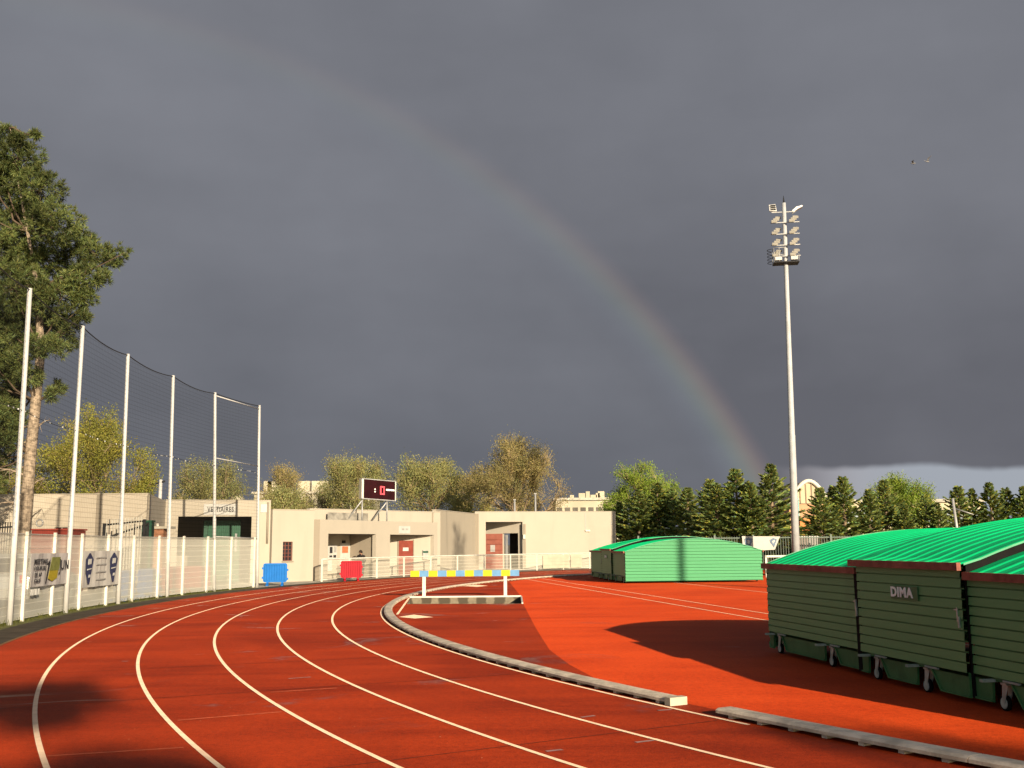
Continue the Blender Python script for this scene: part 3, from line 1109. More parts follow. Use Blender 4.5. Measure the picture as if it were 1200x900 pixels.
M_BAN = M('grey_white_banner', (0.42, 0.395, 0.39), 0.6, 0.08, 2)
M_BAN2 = M('pale_banner', (0.44, 0.42, 0.40), 0.6, 0.06, 2)
t1, a0, a1 = fence_banner('event_banner', 'greyish event banner with yellow and green shape tied to the fence', 36.5, 80, 1.64, 0.95, M_BAN)
banner_mesh(t1, a0, a1, 0.80, 1.62, M_BAN, 'sheet')
def banner_text(t, a0, a1, txt, u, z, size, mat, bold=0.0, squeeze=0.9, name='lettering'):
    p = Vector(banner_pt(a0, a1, u, z, 0.045))
    q = Vector(banner_pt(a0, a1, min(1, u + 0.05), z, 0.045)) - Vector(banner_pt(a0, a1, u, z, 0.045)) if u < 0.94 else Vector(banner_pt(a0, a1, u, z)) - Vector(banner_pt(a0, a1, u - 0.05, z))
    return letters(name, txt, size, mat, t, p, (q.x, q.y), bold, squeeze)
banner_text(t1, a0, a1, 'MEETING', 0.215, 1.42, 0.165, M_INK, 0.003, 1.45)
banner_text(t1, a0, a1, 'COUPURE', 0.20, 1.255, 0.13, M_INK, 0.001, 1.5)
banner_text(t1, a0, a1, 'DE AP', 0.15, 1.10, 0.125, M_INK, 0.002, 1.5)
banner_text(t1, a0, a1, 'CAUF', 0.14, 0.95, 0.125, M_INK, 0.002, 1.5)
banner_text(t1, a0, a1, 'J', 0.735, 1.30, 0.44, M_INK, 0.0, 1.2)
banner_text(t1, a0, a1, 'UN', 0.86, 1.30, 0.36, M_INK, 0.0, 1.2)
banner_poly(t1, a0, a1, [[(0.47, 1.18), (0.72, 1.18), (0.75, 1.52), (0.52, 1.52)]], M('olive_print', (0.17, 0.18, 0.05), 0.6, 0.2, 8), 'emblem')
banner_poly(t1, a0, a1, [[(0.44, 0.98), (0.55, 0.90), (0.68, 0.98), (0.70, 1.175), (0.47, 1.175)]], M('gold_print', (0.33, 0.26, 0.02), 0.6, 0.15, 8), 'emblem')
banner_poly(t1, a0, a1, [[(0.36, 0.86), (0.385, 0.86), (0.46, 1.34), (0.42, 1.34)], [(0.40, 1.36), (0.46, 1.46), (0.47, 1.36), (0.43, 1.30)]], M_INK, 'stroke', off=0.038)
t1b, b0, b1 = fence_banner('small_notice', 'small white notice tied under the event banner on the fence', 36.5, 47.5, 0.80, 0.6, M_PAPER)
banner_mesh(t1b, b0, b1, 0.60, 0.75, M_PAPER, 'sheet')
t2, a0, a1 = fence_banner('crest_banner', 'pale banner with two dark blue pointed crests tied to the fence', 97, 139.5, 1.64, 0.7, M_BAN2)
banner_mesh(t2, a0, a1, 0.62, 1.66, M_BAN2, 'sheet')
for u in (0.15, 0.82):
    banner_poly(t2, a0, a1, [[(u - 0.02, 0.72), (u + 0.02, 0.72), (u + 0.075, 1.16), (u + 0.105, 1.42), (u + 0.015, 1.60), (u - 0.015, 1.60), (u - 0.105, 1.42), (u - 0.095, 1.05)]], M_BLUEINK, 'crest', off=0.034)
    banner_poly(t2, a0, a1, [[(u - 0.05, 1.27), (u + 0.04, 1.29), (u + 0.045, 1.44), (u - 0.04, 1.43)], [(u - 0.02, 0.90), (u + 0.03, 0.91), (u + 0.03, 0.99), (u - 0.015, 0.98)], [(u - 0.07, 1.11), (u + 0.05, 1.14), (u + 0.055, 1.17), (u - 0.065, 1.15)]], M_PAPER, 'crest_mark', off=0.044)
banner_poly(t2, a0, a1, [[(0.34, zz), (0.62, zz + 0.01), (0.62, zz + 0.045), (0.34, zz + 0.035)] for zz in (0.80, 1.02, 1.24, 1.44)], M_GREYINK, 'text_line', off=0.034)

# ------------------------------------------------------------------ plastic crowd barriers
def plastic_barrier(name, label, loc, rz, mat, group='plastic crowd barriers'):
    t = thing(name, label, 'barrier', loc, rz, group)
    W_, H_, z0 = 1.06, 1.0, 0.16
    mb = MB()
    pts = []
    r_ = 0.09
    for (cx, cz, s) in ((W_ / 2 - r_, H_ - r_, 0), (-W_ / 2 + r_, H_ - r_, 1), (-W_ / 2 + r_, z0 + r_, 2), (W_ / 2 - r_, z0 + r_, 3)):
        for k in range(5):
            a = math.pi / 2 * s + math.pi / 2 * k / 4
            pts.append((cx + r_ * math.cos(a), cz + r_ * math.sin(a)))
    mb.extrude([(x, -0.012, z) for x, z in pts], (0, 0.024, 0))
    mb.build('panel', mat, t, local=True)
    rb = MB()
    for i in range(9):
        x = -0.44 + 0.11 * i
        rb.box((x, 0, (H_ + z0) / 2), (0.055, 0.115, H_ - z0 - 0.16))
    rb.box((0, 0, H_ - 0.045), (W_ - 0.2, 0.11, 0.06))
    rb.box((0, 0, z0 + 0.05), (W_ - 0.2, 0.07, 0.06))
    rb.build('rib', mat, t, local=True)
    for sx in (-0.33, 0.33):
        fb = MB()
        fb.extrude([(sx - 0.05, -0.30, 0.0), (sx - 0.05, 0.30, 0.0), (sx - 0.05, 0.26, 0.05), (sx - 0.05, 0.05, 0.12), (sx - 0.05, 0.05, 0.20), (sx - 0.05, -0.05, 0.20), (sx - 0.05, -0.05, 0.12), (sx - 0.05, -0.26, 0.05)], (0.10, 0, 0))
        fb.build('foot', mat, t, local=True)
    hk = MB()
    for s, zz in ((-1, 0.78), (-1, 0.36), (1, 0.70), (1, 0.30)):
        hk.box((s * (W_ / 2 + 0.02), 0, zz), (0.07, 0.05, 0.09))
    hk.build('hook', mat, t, local=True)
    return t
plastic_barrier('plastic_barrier', 'blue plastic barrier standing by the end post of the mesh fence', gz(322, 686.5), R(8), M_BARBLUE)
plastic_barrier('plastic_barrier', 'red plastic barrier standing in front of the handrail and porch', gz(411.5, 680.9), R(14), M_BARRED)
p = at(174, 690, 37.3)
plastic_barrier('plastic_barrier', 'pale blue barrier seen behind the wire mesh fence', (p.x, p.y, 0), R(65), M_BARBLUE)
p = at(146, 690, 34.8)
plastic_barrier('plastic_barrier', 'blue barrier behind the mesh fence next to the crest banner', (p.x, p.y, 0), R(75), M_BARBLUE)
p = at(203, 690, 40.8)
plastic_barrier('plastic_barrier', 'red barrier behind the mesh fence, the one nearer the blue barriers', (p.x, p.y, 0), R(55), M_BARRED)
p = at(230, 690, 41.6)
plastic_barrier('plastic_barrier', 'red barrier behind the mesh fence, nearest the dark doorway', (p.x, p.y, 0), R(30), M_BARRED)

# ------------------------------------------------------------------ handrail along the bend
RR = RK + 8.68
hr = thing('handrail', 'white handrail with mesh panels running in front of the building', 'railing', (-3.4, 63.6, 0))
ra0, ra1 = ang((-9.05, 51.3)), ang((12.0, 79.0))
ra0 %= 2 * math.pi
ra1 %= 2 * math.pi
npost = 14
htop = 1.10
for i in range(npost):
    p = pol(RR, ra0 + (ra1 - ra0) * i / (npost - 1))
    MB().box((p[0], p[1], htop / 2), (0.07, 0.07, htop), ra0).build('post', M_WHITE, hr)
MB().tube([(*pol(RR, ra0 + (ra1 - ra0) * i / 60), htop) for i in range(61)], 0.038, 8).build('top_rail', M_WHITE, hr)
MB().tube([(*pol(RR, ra0 + (ra1 - ra0) * i / 60), 0.10) for i in range(61)], 0.02, 6).build('bottom_rail', M_WHITE, hr)
qs, us = [], []
s0 = 0
n = 60
for i in range(n):
    p, q = pol(RR + 0.03, ra0 + (ra1 - ra0) * i / n), pol(RR + 0.03, ra0 + (ra1 - ra0) * (i + 1) / n)
    ds = math.dist(p, q)
    qs.append(((*p, 0.1), (*q, 0.1), (*q, htop), (*p, htop)))
    us.append(((s0, 0.1), (s0 + ds, 0.1), (s0 + ds, htop), (s0, htop)))
    s0 += ds
uv_sheet('mesh_panel', qs, us, M_MESHR, hr)
def rail_at(px, r=RR):
    best = min((abs(proj_x(pol(r, a), 0.6) - px), a) for a in np.linspace(ra1, ra0, 1200))
    return best[1]
M_BOARD = M('cream_board', (0.42, 0.40, 0.31), 0.6, 0.08, 2)
for (pxa, pxb, lab) in ((635, 666, 'wide cream board hung on the handrail right of the dark doorway'), (668, 681, 'narrow cream board on the handrail next to the far mat cover')):
    aa, bb = rail_at(pxa), rail_at(pxb)
    p = pol(RR - 0.06, (aa + bb) / 2)
    t = thing('rail_board', lab, 'board', (p[0], p[1], 0.1))
    mb = MB()
    for k in range(4):
        P = pol(RR - 0.06, aa + (bb - aa) * 0.01)
        Q = pol(RR - 0.06, aa + (bb - aa) * 0.99)
        z0 = 0.12 + k * 0.225
        mb.extrude([(*P, z0), (*Q, z0), (*Q, z0 + 0.215), (*P, z0 + 0.215)], (0.015, -0.03, 0))
    mb.build('plank', M_BOARD, t)

# ------------------------------------------------------------------ the clubhouse
def wall_run(mb, p0, p1, z0, z1, thick, ops=()):
    """straight wall from p0 to p1 (front face on the line, thickness away from the camera); ops = (px_a, px_b, z_a, z_b)"""
    p0, p1 = Vector(p0[:2]), Vector(p1[:2])
    d = (p1 - p0)
    L = d.length
    d.normalize()
    nrm = Vector((-d.y, d.x))
    if nrm.y < 0 and abs(d.x) > 0.2:
        nrm = -nrm
    def piece(a, b, za, zb):
        if b - a < 0.004 or zb - za < 0.004:
            return
        A, B = p0 + d * a, p0 + d * b
        mb.prism([A, B, B + nrm * thick, A + nrm * thick], za, zb)
    s = 0.0
    for (ta, tb, za, zb) in sorted(ops):
        piece(s, ta, z0, z1)
        piece(ta, tb, z0, za)
        piece(ta, tb, zb, z1)
        s = tb
    piece(s, L, z0, z1)
def tpar(px, p0, p1):
    h = hit(px, p0, p1)
    return (h - Vector(p0[:2])).length
def xy(px, Y):
    v = at(px, 640, Y)
    return Vector((v.x, v.y))
def panel_on(p0, p1, pxa, pxb, z0, z1, off, th=0.03):
    """thin upright slab parallel to p0-p1 between two pixel columns, off metres in front"""
    a, b = hit(pxa, p0, p1), hit(pxb, p0, p1)
    d = (b - a).normalized()
    nrm = Vector((d.y, -d.x))
    if nrm.y > 0:
        nrm = -nrm
    A, B = a + nrm * off, b + nrm * off
    return MB().prism([A, B, B + nrm * th, A + nrm * th], z0, z1)

club = thing('clubhouse', 'long low cream clubhouse with porches and doors behind the track', 'building', (-4, 62, 0))
# changing room wing with the wide dark opening
V0, V1 = xy(192, 49.0), xy(316, 50.6)
mb = MB()
wall_run(mb, V0, V1, 0, 3.96, 0.25, [(tpar(207.5, V0, V1), tpar(294, V0, V1), 0.0, 3.20)])
mb.build('wall', M_WALL, club)
dV = (V1 - V0).normalized()
nV = Vector((-dV.y, dV.x))
mb = MB()
mb.prism([V0 + nV * 0.255, V1 + nV * 0.255, V1 + nV * 9, V0 + nV * 9], 3.45, 3.93)
mb.build('roof', M_ROOFG, club)
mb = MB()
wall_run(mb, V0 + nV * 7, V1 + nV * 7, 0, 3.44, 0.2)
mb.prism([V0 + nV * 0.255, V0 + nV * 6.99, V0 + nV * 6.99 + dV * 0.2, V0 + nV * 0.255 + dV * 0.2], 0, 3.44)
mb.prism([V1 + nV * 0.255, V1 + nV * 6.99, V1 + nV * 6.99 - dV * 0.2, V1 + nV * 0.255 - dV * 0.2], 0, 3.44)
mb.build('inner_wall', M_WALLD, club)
gA, gB = V0 + nV * 1.6, V1 + nV * 1.6
gt = panel_on(gA, gB, 243, 281, 0.05, 3.05, 0.0, 0.05).build('door', M_GREENM, club)
gt2 = MB()
for i in range(17):
    px = 245 + i * 35 / 16
    h = hit(px, gA, gB)
    gt2.box((h.x, h.y - 0.10, 1.75), (0.035, 0.035, 2.1))
gt2.build('bar', M('green_bars', (0.05, 0.14, 0.09), 0.5, 0.1, 3), gt)
hpt = hit(277, gA, gB)
MB().box((hpt.x, hpt.y - 0.12, 1.95), (0.10, 0.04, 0.9)).build('handle', M_GALV, gt)
panel_on(gA, gB, 238, 242.6, 0.05, 3.05, 0.0, 0.08).build('door_frame', M_GREENM, club)
# gutter pipe at the corner of the wing
h = V1 + Vector((-0.12, -0.06))
MB().tube([(h.x, h.y, 1.9), (h.x, h.y, 3.9)], 0.055, 8).build('downpipe', M_WALLD, club)

# plain wall with barred window
S0, S1 = xy(318.5, 51.2), xy(367.5, 52.85)
wa, wb = tpar(331.5, S0, S1), tpar(343, S0, S1)
mb = MB()
wall_run(mb, S0, S1, 0, 3.55, 0.25, [(wa, wb, 1.03, 1.98)])
mb.build('wall', M_WALL2, club)
dS = (S1 - S0).normalized()
nS = Vector((-dS.y, dS.x))
wn = MB().prism([S0 + dS * wa + nS * 0.15, S0 + dS * wb + nS * 0.15, S0 + dS * wb + nS * 0.18, S0 + dS * wa + nS * 0.18], 1.03, 1.98).build('window', M_GLASS, club)
fr = MB()
for i in range(4):
    q = S0 + dS * (wa + (wb - wa) * i / 3) + nS * 0.10
    fr.box((q.x, q.y, 1.505), (0.035, 0.035, 0.95))
for i in range(6):
    q = S0 + dS * ((wa + wb) / 2) + nS * 0.085
    fr.box((q.x, q.y, 1.03 + 0.02 + i * 0.182), (wb - wa, 0.03, 0.03), math.atan2(dS.y, dS.x))
fr.build('bars', M_PANEW, wn)
MB().prism([S0 + dS * (wa - 0.05) - nS * 0.05, S0 + dS * (wb + 0.05) - nS * 0.05, S0 + dS * (wb + 0.05) + nS * 0.0, S0 + dS * (wa - 0.05) + nS * 0.0], 0.97, 1.025).build('sill', M_WALLD, wn)
# porch block
E0, E1 = xy(374.5, 52.9), xy(512.5, 63.0)
dE = (E1 - E0).normalized()
nE = Vector((-dE.y, dE.x))
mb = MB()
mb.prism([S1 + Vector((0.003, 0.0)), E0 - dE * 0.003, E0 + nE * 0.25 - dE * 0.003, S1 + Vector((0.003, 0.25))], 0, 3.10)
mb.build('pilaster', M_WALLD, club)  # side face in darker cream, its shade put into the colour
o1 = (tpar(384.5, E0, E1), tpar(440.5, E0, E1), 0.0, 2.38)
o2 = (tpar(457, E0, E1), tpar(508.5, E0, E1), 0.0, 2.36)
mb = MB()
wall_run(mb, E0, E1, 0, 3.10, 0.24, [o1, o2])
mb.build('wall', M_WALL2, club)
mb = MB()
mb.prism([E0 + nE * 0.245, E1 + nE * 0.245, E1 + nE * 3.2, E0 + nE * 3.2], 2.62, 3.08)
mb.build('roof', M_ROOFG, club)
# back of the first porch
B0, B1 = E0 + nE * 1.9, E1 + nE * 1.9
mb = MB()
wall_run(mb, B0, B0 + dE * (tpar(448, E0, E1) + 0.6), 0, 2.61, 0.2)
mb.build('inner_wall', M_WALL, club)
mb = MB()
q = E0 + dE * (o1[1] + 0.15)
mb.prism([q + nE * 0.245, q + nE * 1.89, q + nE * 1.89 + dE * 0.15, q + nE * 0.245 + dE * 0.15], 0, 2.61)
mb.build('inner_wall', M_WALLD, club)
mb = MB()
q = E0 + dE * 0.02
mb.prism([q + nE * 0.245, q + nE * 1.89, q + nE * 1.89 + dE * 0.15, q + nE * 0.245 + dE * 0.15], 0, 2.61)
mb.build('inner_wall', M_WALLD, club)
dr1 = panel_on(B0, B1, 418.6, 428.6, 0, 2.02, 0.004, 0.05).build('door', M_ORANGED, club)
panel_on(B0, B1, 417.4, 418.5, 0, 2.1, 0.004, 0.07).build('door_frame', M_MAROON, club)
panel_on(B0, B1, 384, 389, 0.4, 1.75, 0.006, 0.02).build('shutter', M_PAPER, club)
# skewed back of the second porch
K0 = hit(455, E0, E1) + nE * 2.1
K1 = hit(508.4, E0, E1) + nE * 0.245
mb = MB()
wall_run(mb, K0, K1, 0, 2.61, 0.2)
mb.build('inner_wall', M_WALL2, club)
dr2 = panel_on(K0, K1, 466.5, 483.5, 0, 2.03, 0.004, 0.05).build('door', M_MAROON, club)
panel_on(K0, K1, 471.5, 478, 1.42, 1.62, 0.056, 0.008).build('notice', M_PAPER, dr2)
panel_on(K0, K1, 481.2, 482.3, 0.98, 1.08, 0.056, 0.05).build('handle', M_GALV, dr2)
panel_on(K0, K1, 465.6, 466.4, 0, 2.08, 0.004, 0.07).build('door_frame', M_WALLD, club)
panel_on(K0, K1, 483.6, 484.4, 0, 2.08, 0.004, 0.07).build('door_frame', M_WALLD, club)
bxm = panel_on(K0, K1, 494.5, 500.2, 0.92, 1.45, 0.004, 0.12).build('letter_box', M('grey_metal_box', (0.33, 0.34, 0.33), 0.5, 0.15, 6), club)
panel_on(K0, K1, 494.3, 500.4, 1.30, 1.40, 0.126, 0.02).build('slot', M_GREENM, bxm)
# upper wall set back behind the porch
U0, U1 = xy(362, 57.5), xy(516, 65.4)
mb = MB()
wall_run(mb, U0, U1, 0, 3.80, 0.25)
mb.build('wall', M_WALL2, club)
for px in (506.8,):
    h = hit(px, U0, U1)
    MB().box((h.x, h.y - 0.03, 3.44), (0.10, 0.05, 0.66)).build('drab_strip', M_WALLD, club)
h0, h1 = hit(385, U0, U1), hit(432, U0, U1)
MB().prism([h0 + Vector((0, -0.5)), h1 + Vector((0, -0.5)), h1 + Vector((0, -0.42)), h0 + Vector((0, -0.42))], 3.09, 3.62).build('roof_screen', M('stained_grey_panel', (0.22, 0.205, 0.18), 0.9, 0.35, 2.5), club)
# darker, heavily streaked wall then the right wing
T0, T1 = xy(511, 65.2), xy(558, 74.4)
mb = MB()
wall_run(mb, T0, T1, 0, 3.94, 0.25)
mb.build('wall', wall_material('streaked_cream_wall', (0.325, 0.285, 0.230), 0.8), club)
F0, F1 = xy(556.5, 74.2), xy(722, 76.2)
mb = MB()
oo = (tpar(569.3, F0, F1), tpar(612.5, F0, F1), 0.0, 3.37)
wall_run(mb, F0, F1, 0, 4.08, 0.24, [oo])
mb.build('wall', M_WALL2, club)
dF = (F1 - F0).normalized()
nF = Vector((-dF.y, dF.x))
h = hit(559, F0, F1)
MB().box((h.x, h.y - 0.025, 1.98), (0.24, 0.045, 3.95)).build('drab_strip', M_WALLD, club)  # drab strip added in place of the shaded step face here
h = hit(614.7, F0, F1)
MB().box((h.x, h.y - 0.02, 1.6), (0.18, 0.04, 3.2)).build('drab_strip', M_WALLD, club)
mb = MB()
mb.prism([F0 + nF * 0.245, F1 + nF * 0.245, F1 + nF * 14, F0 + nF * 14], 3.50, 3.95)
mb.build('roof', M_ROOFG, club)
mb = MB()
mb.prism([F1 + nF * 0.245 - dF * 0.24, F1 + nF * 0.245, F1 + nF * 14, F1 + nF * 14 - dF * 0.24], 0, 3.49)
mb.build('wall', M_WALL, club)
Q0 = hit(567.5, F0, F1) + nF * 2.5
Q1 = hit(612.3, F0, F1) + nF * 0.245
mb = MB()
dQ = (Q1 - Q0).normalized()
qa, qb = tpar(589.6, Q0, Q1), tpar(607.3, Q0, Q1)
wall_run(mb, Q0, Q1, 0, 3.49, 0.2, [(qa, qb, 0.0, 2.56)])
mb.build('inner_wall', M_WALL2, club)
nQ = Vector((-dQ.y, dQ.x))
if nQ.y < 0:
    nQ = -nQ
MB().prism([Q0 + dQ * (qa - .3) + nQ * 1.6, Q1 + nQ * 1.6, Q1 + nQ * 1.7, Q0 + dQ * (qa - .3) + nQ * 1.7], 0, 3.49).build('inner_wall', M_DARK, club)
dr3 = panel_on(Q0, Q1, 569.5, 589.0, 0, 2.54, 0.004, 0.05).build('door', M_PINKD, club)
panel_on(Q0, Q1, 575.2, 580.5, 1.23, 1.72, 0.056, 0.008).build('notice', M_PAPER, dr3)
rs = MB()
for zz in (0.9, 1.35, 1.78, 2.1):
    a, b = hit(570, Q0, Q1), hit(588.6, Q0, Q1)
    rs.tube([(a.x, a.y - 0.075, zz), (b.x, b.y - 0.075, zz)], 0.012, 4)
rs.build('rib', M_MAROON, dr3)
panel_on(Q0, Q1, 592, 594.5, 0.0, 2.45, -0.10, 0.05).build('door_post', M_GALV, club)
h = hit(611, F0, F1)
MB().tube([(h.x, h.y + 0.16, 0), (h.x, h.y + 0.16, 3.2)], 0.045, 8).build('downpipe', M_DARKM, club)
h = hit(614.5, F0, F1)
MB().box((h.x, h.y - 0.09, 2.30), (0.16, 0.12, 0.30)).build('wall_lamp', M_WHITE, club)
# conduit and little box high on the right wing
h = hit(686.5, F0, F1)
MB().box((h.x, h.y - 0.015, 3.36), (0.03, 0.03, 1.26)).build('conduit', M_GALV, club)
MB().box((h.x + 0.16, h.y - 0.06, 2.70), (0.34, 0.12, 0.12)).build('conduit_box', M_WHITE, club)
h = hit(717.3, F0, F1)
MB().box((h.x, h.y - 0.02, 3.25), (0.05, 0.04, 0.22)).build('vent', M_GALV, club)
# parapet cap lines
mb = MB()
for (A, B, z) in ((S0, S1, 3.55), (U0, U1, 3.80), (F0, F1, 4.08), (V0, V1, 3.96), (T0, T1, 3.94)):
    d = (B - A).normalized()
    nn = Vector((-d.y, d.x))
    mb.prism([A - nn * 0.03, B - nn * 0.03, B + nn * 0.28, A + nn * 0.28], z + 0.002, z + 0.04)
mb.build('coping', M_WALL2, club)

# signs on the clubhouse
def wall_sign(name, label, p0, p1, pxa, pxb, z0, z1, mat, off=0.004):
    a = hit((pxa + pxb) / 2, p0, p1)
    t = thing(name, label, 'sign', (a.x, a.y, z0))
    panel_on(p0, p1, pxa, pxb, z0, z1, off, 0.03).build('board', mat, t)
    return t
s = wall_sign('wall_sign', 'white sign reading VESTIAIRES above the wide dark opening', V0, V1, 237, 275.5, 3.27, 3.80, M_PAPER)
c = hit(257, V0, V1) - nV * 0.05
letters('lettering', 'VESTIAIRES', 0.35, M_INK, s, (c.x, c.y, 3.53), dV, 0.003, 0.66)
s = wall_sign('wall_sign', 'blank white square sign beside the changing room opening', V0, V1, 304, 311.5, 3.40, 3.80, M_PAPER)
s = wall_sign('wall_sign', 'white sign with pale grey lettering over the second porch', E0, E1, 467, 480, 2.42, 2.85, M_PAPER)
for k, zz in enumerate((2.62,)):
    for i in range(5):
        if i == 2:
            continue
        panel_on(E0, E1, 470.2 + i * 1.5, 471.3 + i * 1.5, zz, zz + 0.10, 0.036, 0.006).build('text_mark', M_GREYINK, s)
# notices in the first porch
s = wall_sign('notice_board', 'black and white notices on the wall at the left end of the porch', B0, B1, 384.6, 394, 1.05, 1.80, M_PAPER, 0.03)
panel_on(B0, B1, 385.4, 388.6, 1.36, 1.70, 0.062, 0.008).build('print', M_INK, s)
panel_on(B0, B1, 390.2, 393.2, 1.40, 1.72, 0.062, 0.008).build('print', M_GREYINK, s)
panel_on(B0, B1, 385.2, 388.4, 1.14, 1.24, 0.062, 0.008).build('print', M_INK, s)
panel_on(B0, B1, 389.8, 393.0, 1.12, 1.26, 0.062, 0.008).build('print', M_INK, s)
s = wall_sign('notice_board', 'notice board with a red brown poster in the first porch', B0, B1, 398.5, 412.5, 0.55, 1.90, M_PAPER, 0.005)
panel_on(B0, B1, 400.3, 407.3, 1.36, 1.72, 0.037, 0.008).build('poster', M_REDINK, s)
panel_on(B0, B1, 400.5, 404, 1.90, 2.05, 0.012, 0.05).build('lamp', M_DARKM, s)

# ------------------------------------------------------------------ scoreboard on the porch roof
sb = thing('scoreboard', 'dark red electronic scoreboard reading 0 on struts above the porch', 'scoreboard', (at(443, 600, 59.5).x, 59.5, 3.09))
SP0, SP1 = xy(422.5, 58.8), xy(463.0, 60.2)
dP = (SP1 - SP0).normalized()
nP = Vector((-dP.y, dP.x))
zt, zb_ = at(443, 561.0, 59.5).z, at(443, 585.0, 59.5).z
L = (SP1 - SP0).length
def spt(u, z, off):
    q = SP0 + dP * (L * u) - nP * off
    return (q.x, q.y, z)
tilt = -0.10
def sbox(u0, u1, z0, z1, o0, o1):
    mb = MB()
    poly = [spt(u0, z0 + tilt * u0, o0), spt(u1, z0 + tilt * u1, o0), spt(u1, z1 + tilt * u1, o0), spt(u0, z1 + tilt * u0, o0)]
    mb.extrude(poly, tuple(-nP.x * (o1 - o0) if i == 0 else (-nP.y * (o1 - o0) if i == 1 else 0) for i in range(3)))
    return mb
M_SCR = M('dark_red_screen', (0.020, 0.002, 0.004), 0.6, 0.3, 3, spec=0.1)
M_LED = M('red_led', (0.6, 0.05, 0.06), 0.5, 0.05, 3, emit=((1.0, 0.10, 0.12), 0.55))
sbox(0, 1, zb_, zt, -0.25, 0.0).build('case', M_WALL2, sb)
f_ = sbox(0.0, 1.0, zt - 0.05, zt, 0.002, 0.05).build('frame', M_GALV, sb)
sbox(0.0, 1.0, zb_, zb_ + 0.05, 0.002, 0.05).build('frame', M_GALV, sb)
sbox(0.0, 0.055, zb_ + 0.052, zt - 0.052, 0.002, 0.05).build('frame', M_WHITE, sb)
sbox(0.975, 1.0, zb_ + 0.052, zt - 0.052, 0.002, 0.05).build('frame', M_WHITE, sb)
scr = sbox(0.057, 0.973, zb_ + 0.052, zt - 0.052, 0.003, 0.02).build('screen', M_SCR, sb)
H_ = zt - zb_
def seg(u0, u1, f0, f1, mat, nm):
    sbox(u0, u1, zb_ + H_ * f0, zb_ + H_ * f1, 0.022, 0.03).build(nm, mat, scr)
dg = MB()
for (u0, u1, f0, f1) in ((0.535, 0.57, 0.27, 0.69), (0.635, 0.67, 0.27, 0.69), (0.571, 0.634, 0.62, 0.69), (0.571, 0.634, 0.27, 0.34)):
    q = sbox(u0, u1, zb_ + H_ * f0, zb_ + H_ * f1, 0.022, 0.03)
    dg.add(q.v, q.f)
dg.build('digit', M_LED, scr)
M_LEDW = M('white_led', (0.8, 0.8, 0.75), 0.5, 0.05, 3)
seg(0.37, 0.405, 0.48, 0.55, M_LEDW, 'colon')
seg(0.37, 0.405, 0.36, 0.43, M_LEDW, 'colon')
seg(0.71, 0.96, 0.49, 0.57, M_LEDW, 'dash')
for u in (0.06, 0.78):
    q = Vector(spt(u, zb_ + tilt * u, -0.12))
    MB().tube([(q.x, q.y, 3.07), q], 0.045, 8).build('leg', M_GALV, sb)
    b_ = q + Vector((-1.0, 0.35, 0))
    MB().tube([(b_.x, b_.y, 3.07), q - Vector((0, 0, 0.05))], 0.04, 8).build('strut', M_GALV, sb)
    q2 = Vector(spt(u + 0.03, zb_ + tilt * u, -0.12))

# ------------------------------------------------------------------ block building at far left
blk = thing('block_building', 'flat roofed cream block building behind the pine at left', 'building', (-22, 46, 0))
G0, G1 = Vector((-46.0, 42.6)), xy(170.5, 42.6)
G2 = xy(191.8, 48.99)
wa, wb = tpar(62.5, G0, G1), tpar(78, G0, G1)
mb = MB()
wall_run(mb, G0, G1, 0, 3.94, 0.25, [(wa, wb, 1.70, 2.60)])
mb.build('wall', M_BLOCK, blk)
mb = MB()
mb.prism([G1 + Vector((0, 0.253)), G2, G2 + Vector((-0.25, 0)), G1 + Vector((-0.25, 0.253))], 0, 3.94)
mb.prism([Vector((-46, 52)), Vector((-17, 52)), Vector((-17, 52.25)), Vector((-46, 52.25))], 0, 3.94)
mb.build('wall', M_BLOCK, blk)
MB().prism([G0 + Vector((0, 0.255)), G1 + Vector((-0.26, 0.255)), Vector((-17.1, 51.9)), Vector((-46, 51.9))], 3.5, 3.9).build('roof', M_ROOFG, blk)
h = hit(113, G0, G1)
MB().box((h.x, h.y - 0.02, 1.97), (0.16, 0.04, 3.9)).build('drab_strip', M_WALLD, blk)
h = hit(171.5, G0, G1)
MB().tube([(h.x + 0.03, h.y - 0.06, 0), (h.x + 0.03, h.y - 0.06, 3.9)], 0.05, 8).build('downpipe', M_WALLD, blk)
wn = MB().prism([G0 + Vector((wa, 0.15)), G0 + Vector((wb, 0.15)), G0 + Vector((wb, 0.18)), G0 + Vector((wa, 0.18))], 1.70, 2.60).build('window', M_GLASS, blk)
fr = MB()
for i in range(3):
    fr.box((G0.x + wa + (wb - wa) * i / 2, 42.70, 2.15), (0.045, 0.04, 0.9))
fr.box((G0.x + (wa + wb) / 2, 42.72, 2.26), (wb - wa, 0.03, 0.04))
fr.build('frame', M_GALV, wn)
MB().prism([G0 + Vector((-0.03, -0.03)), G1 + Vector((0.02, -0.03)), G1 + Vector((0.02, 0.3)), G0 + Vector((-0.03, 0.3))], 3.942, 3.98).build('coping', M_BLOCK, blk)
h = hit(182, G1, G2)
MB().box((h.x + 0.06, h.y, 2.55), (0.12, 0.16, 0.5), 0.2).build('wall_lamp', M_WHITE, blk)

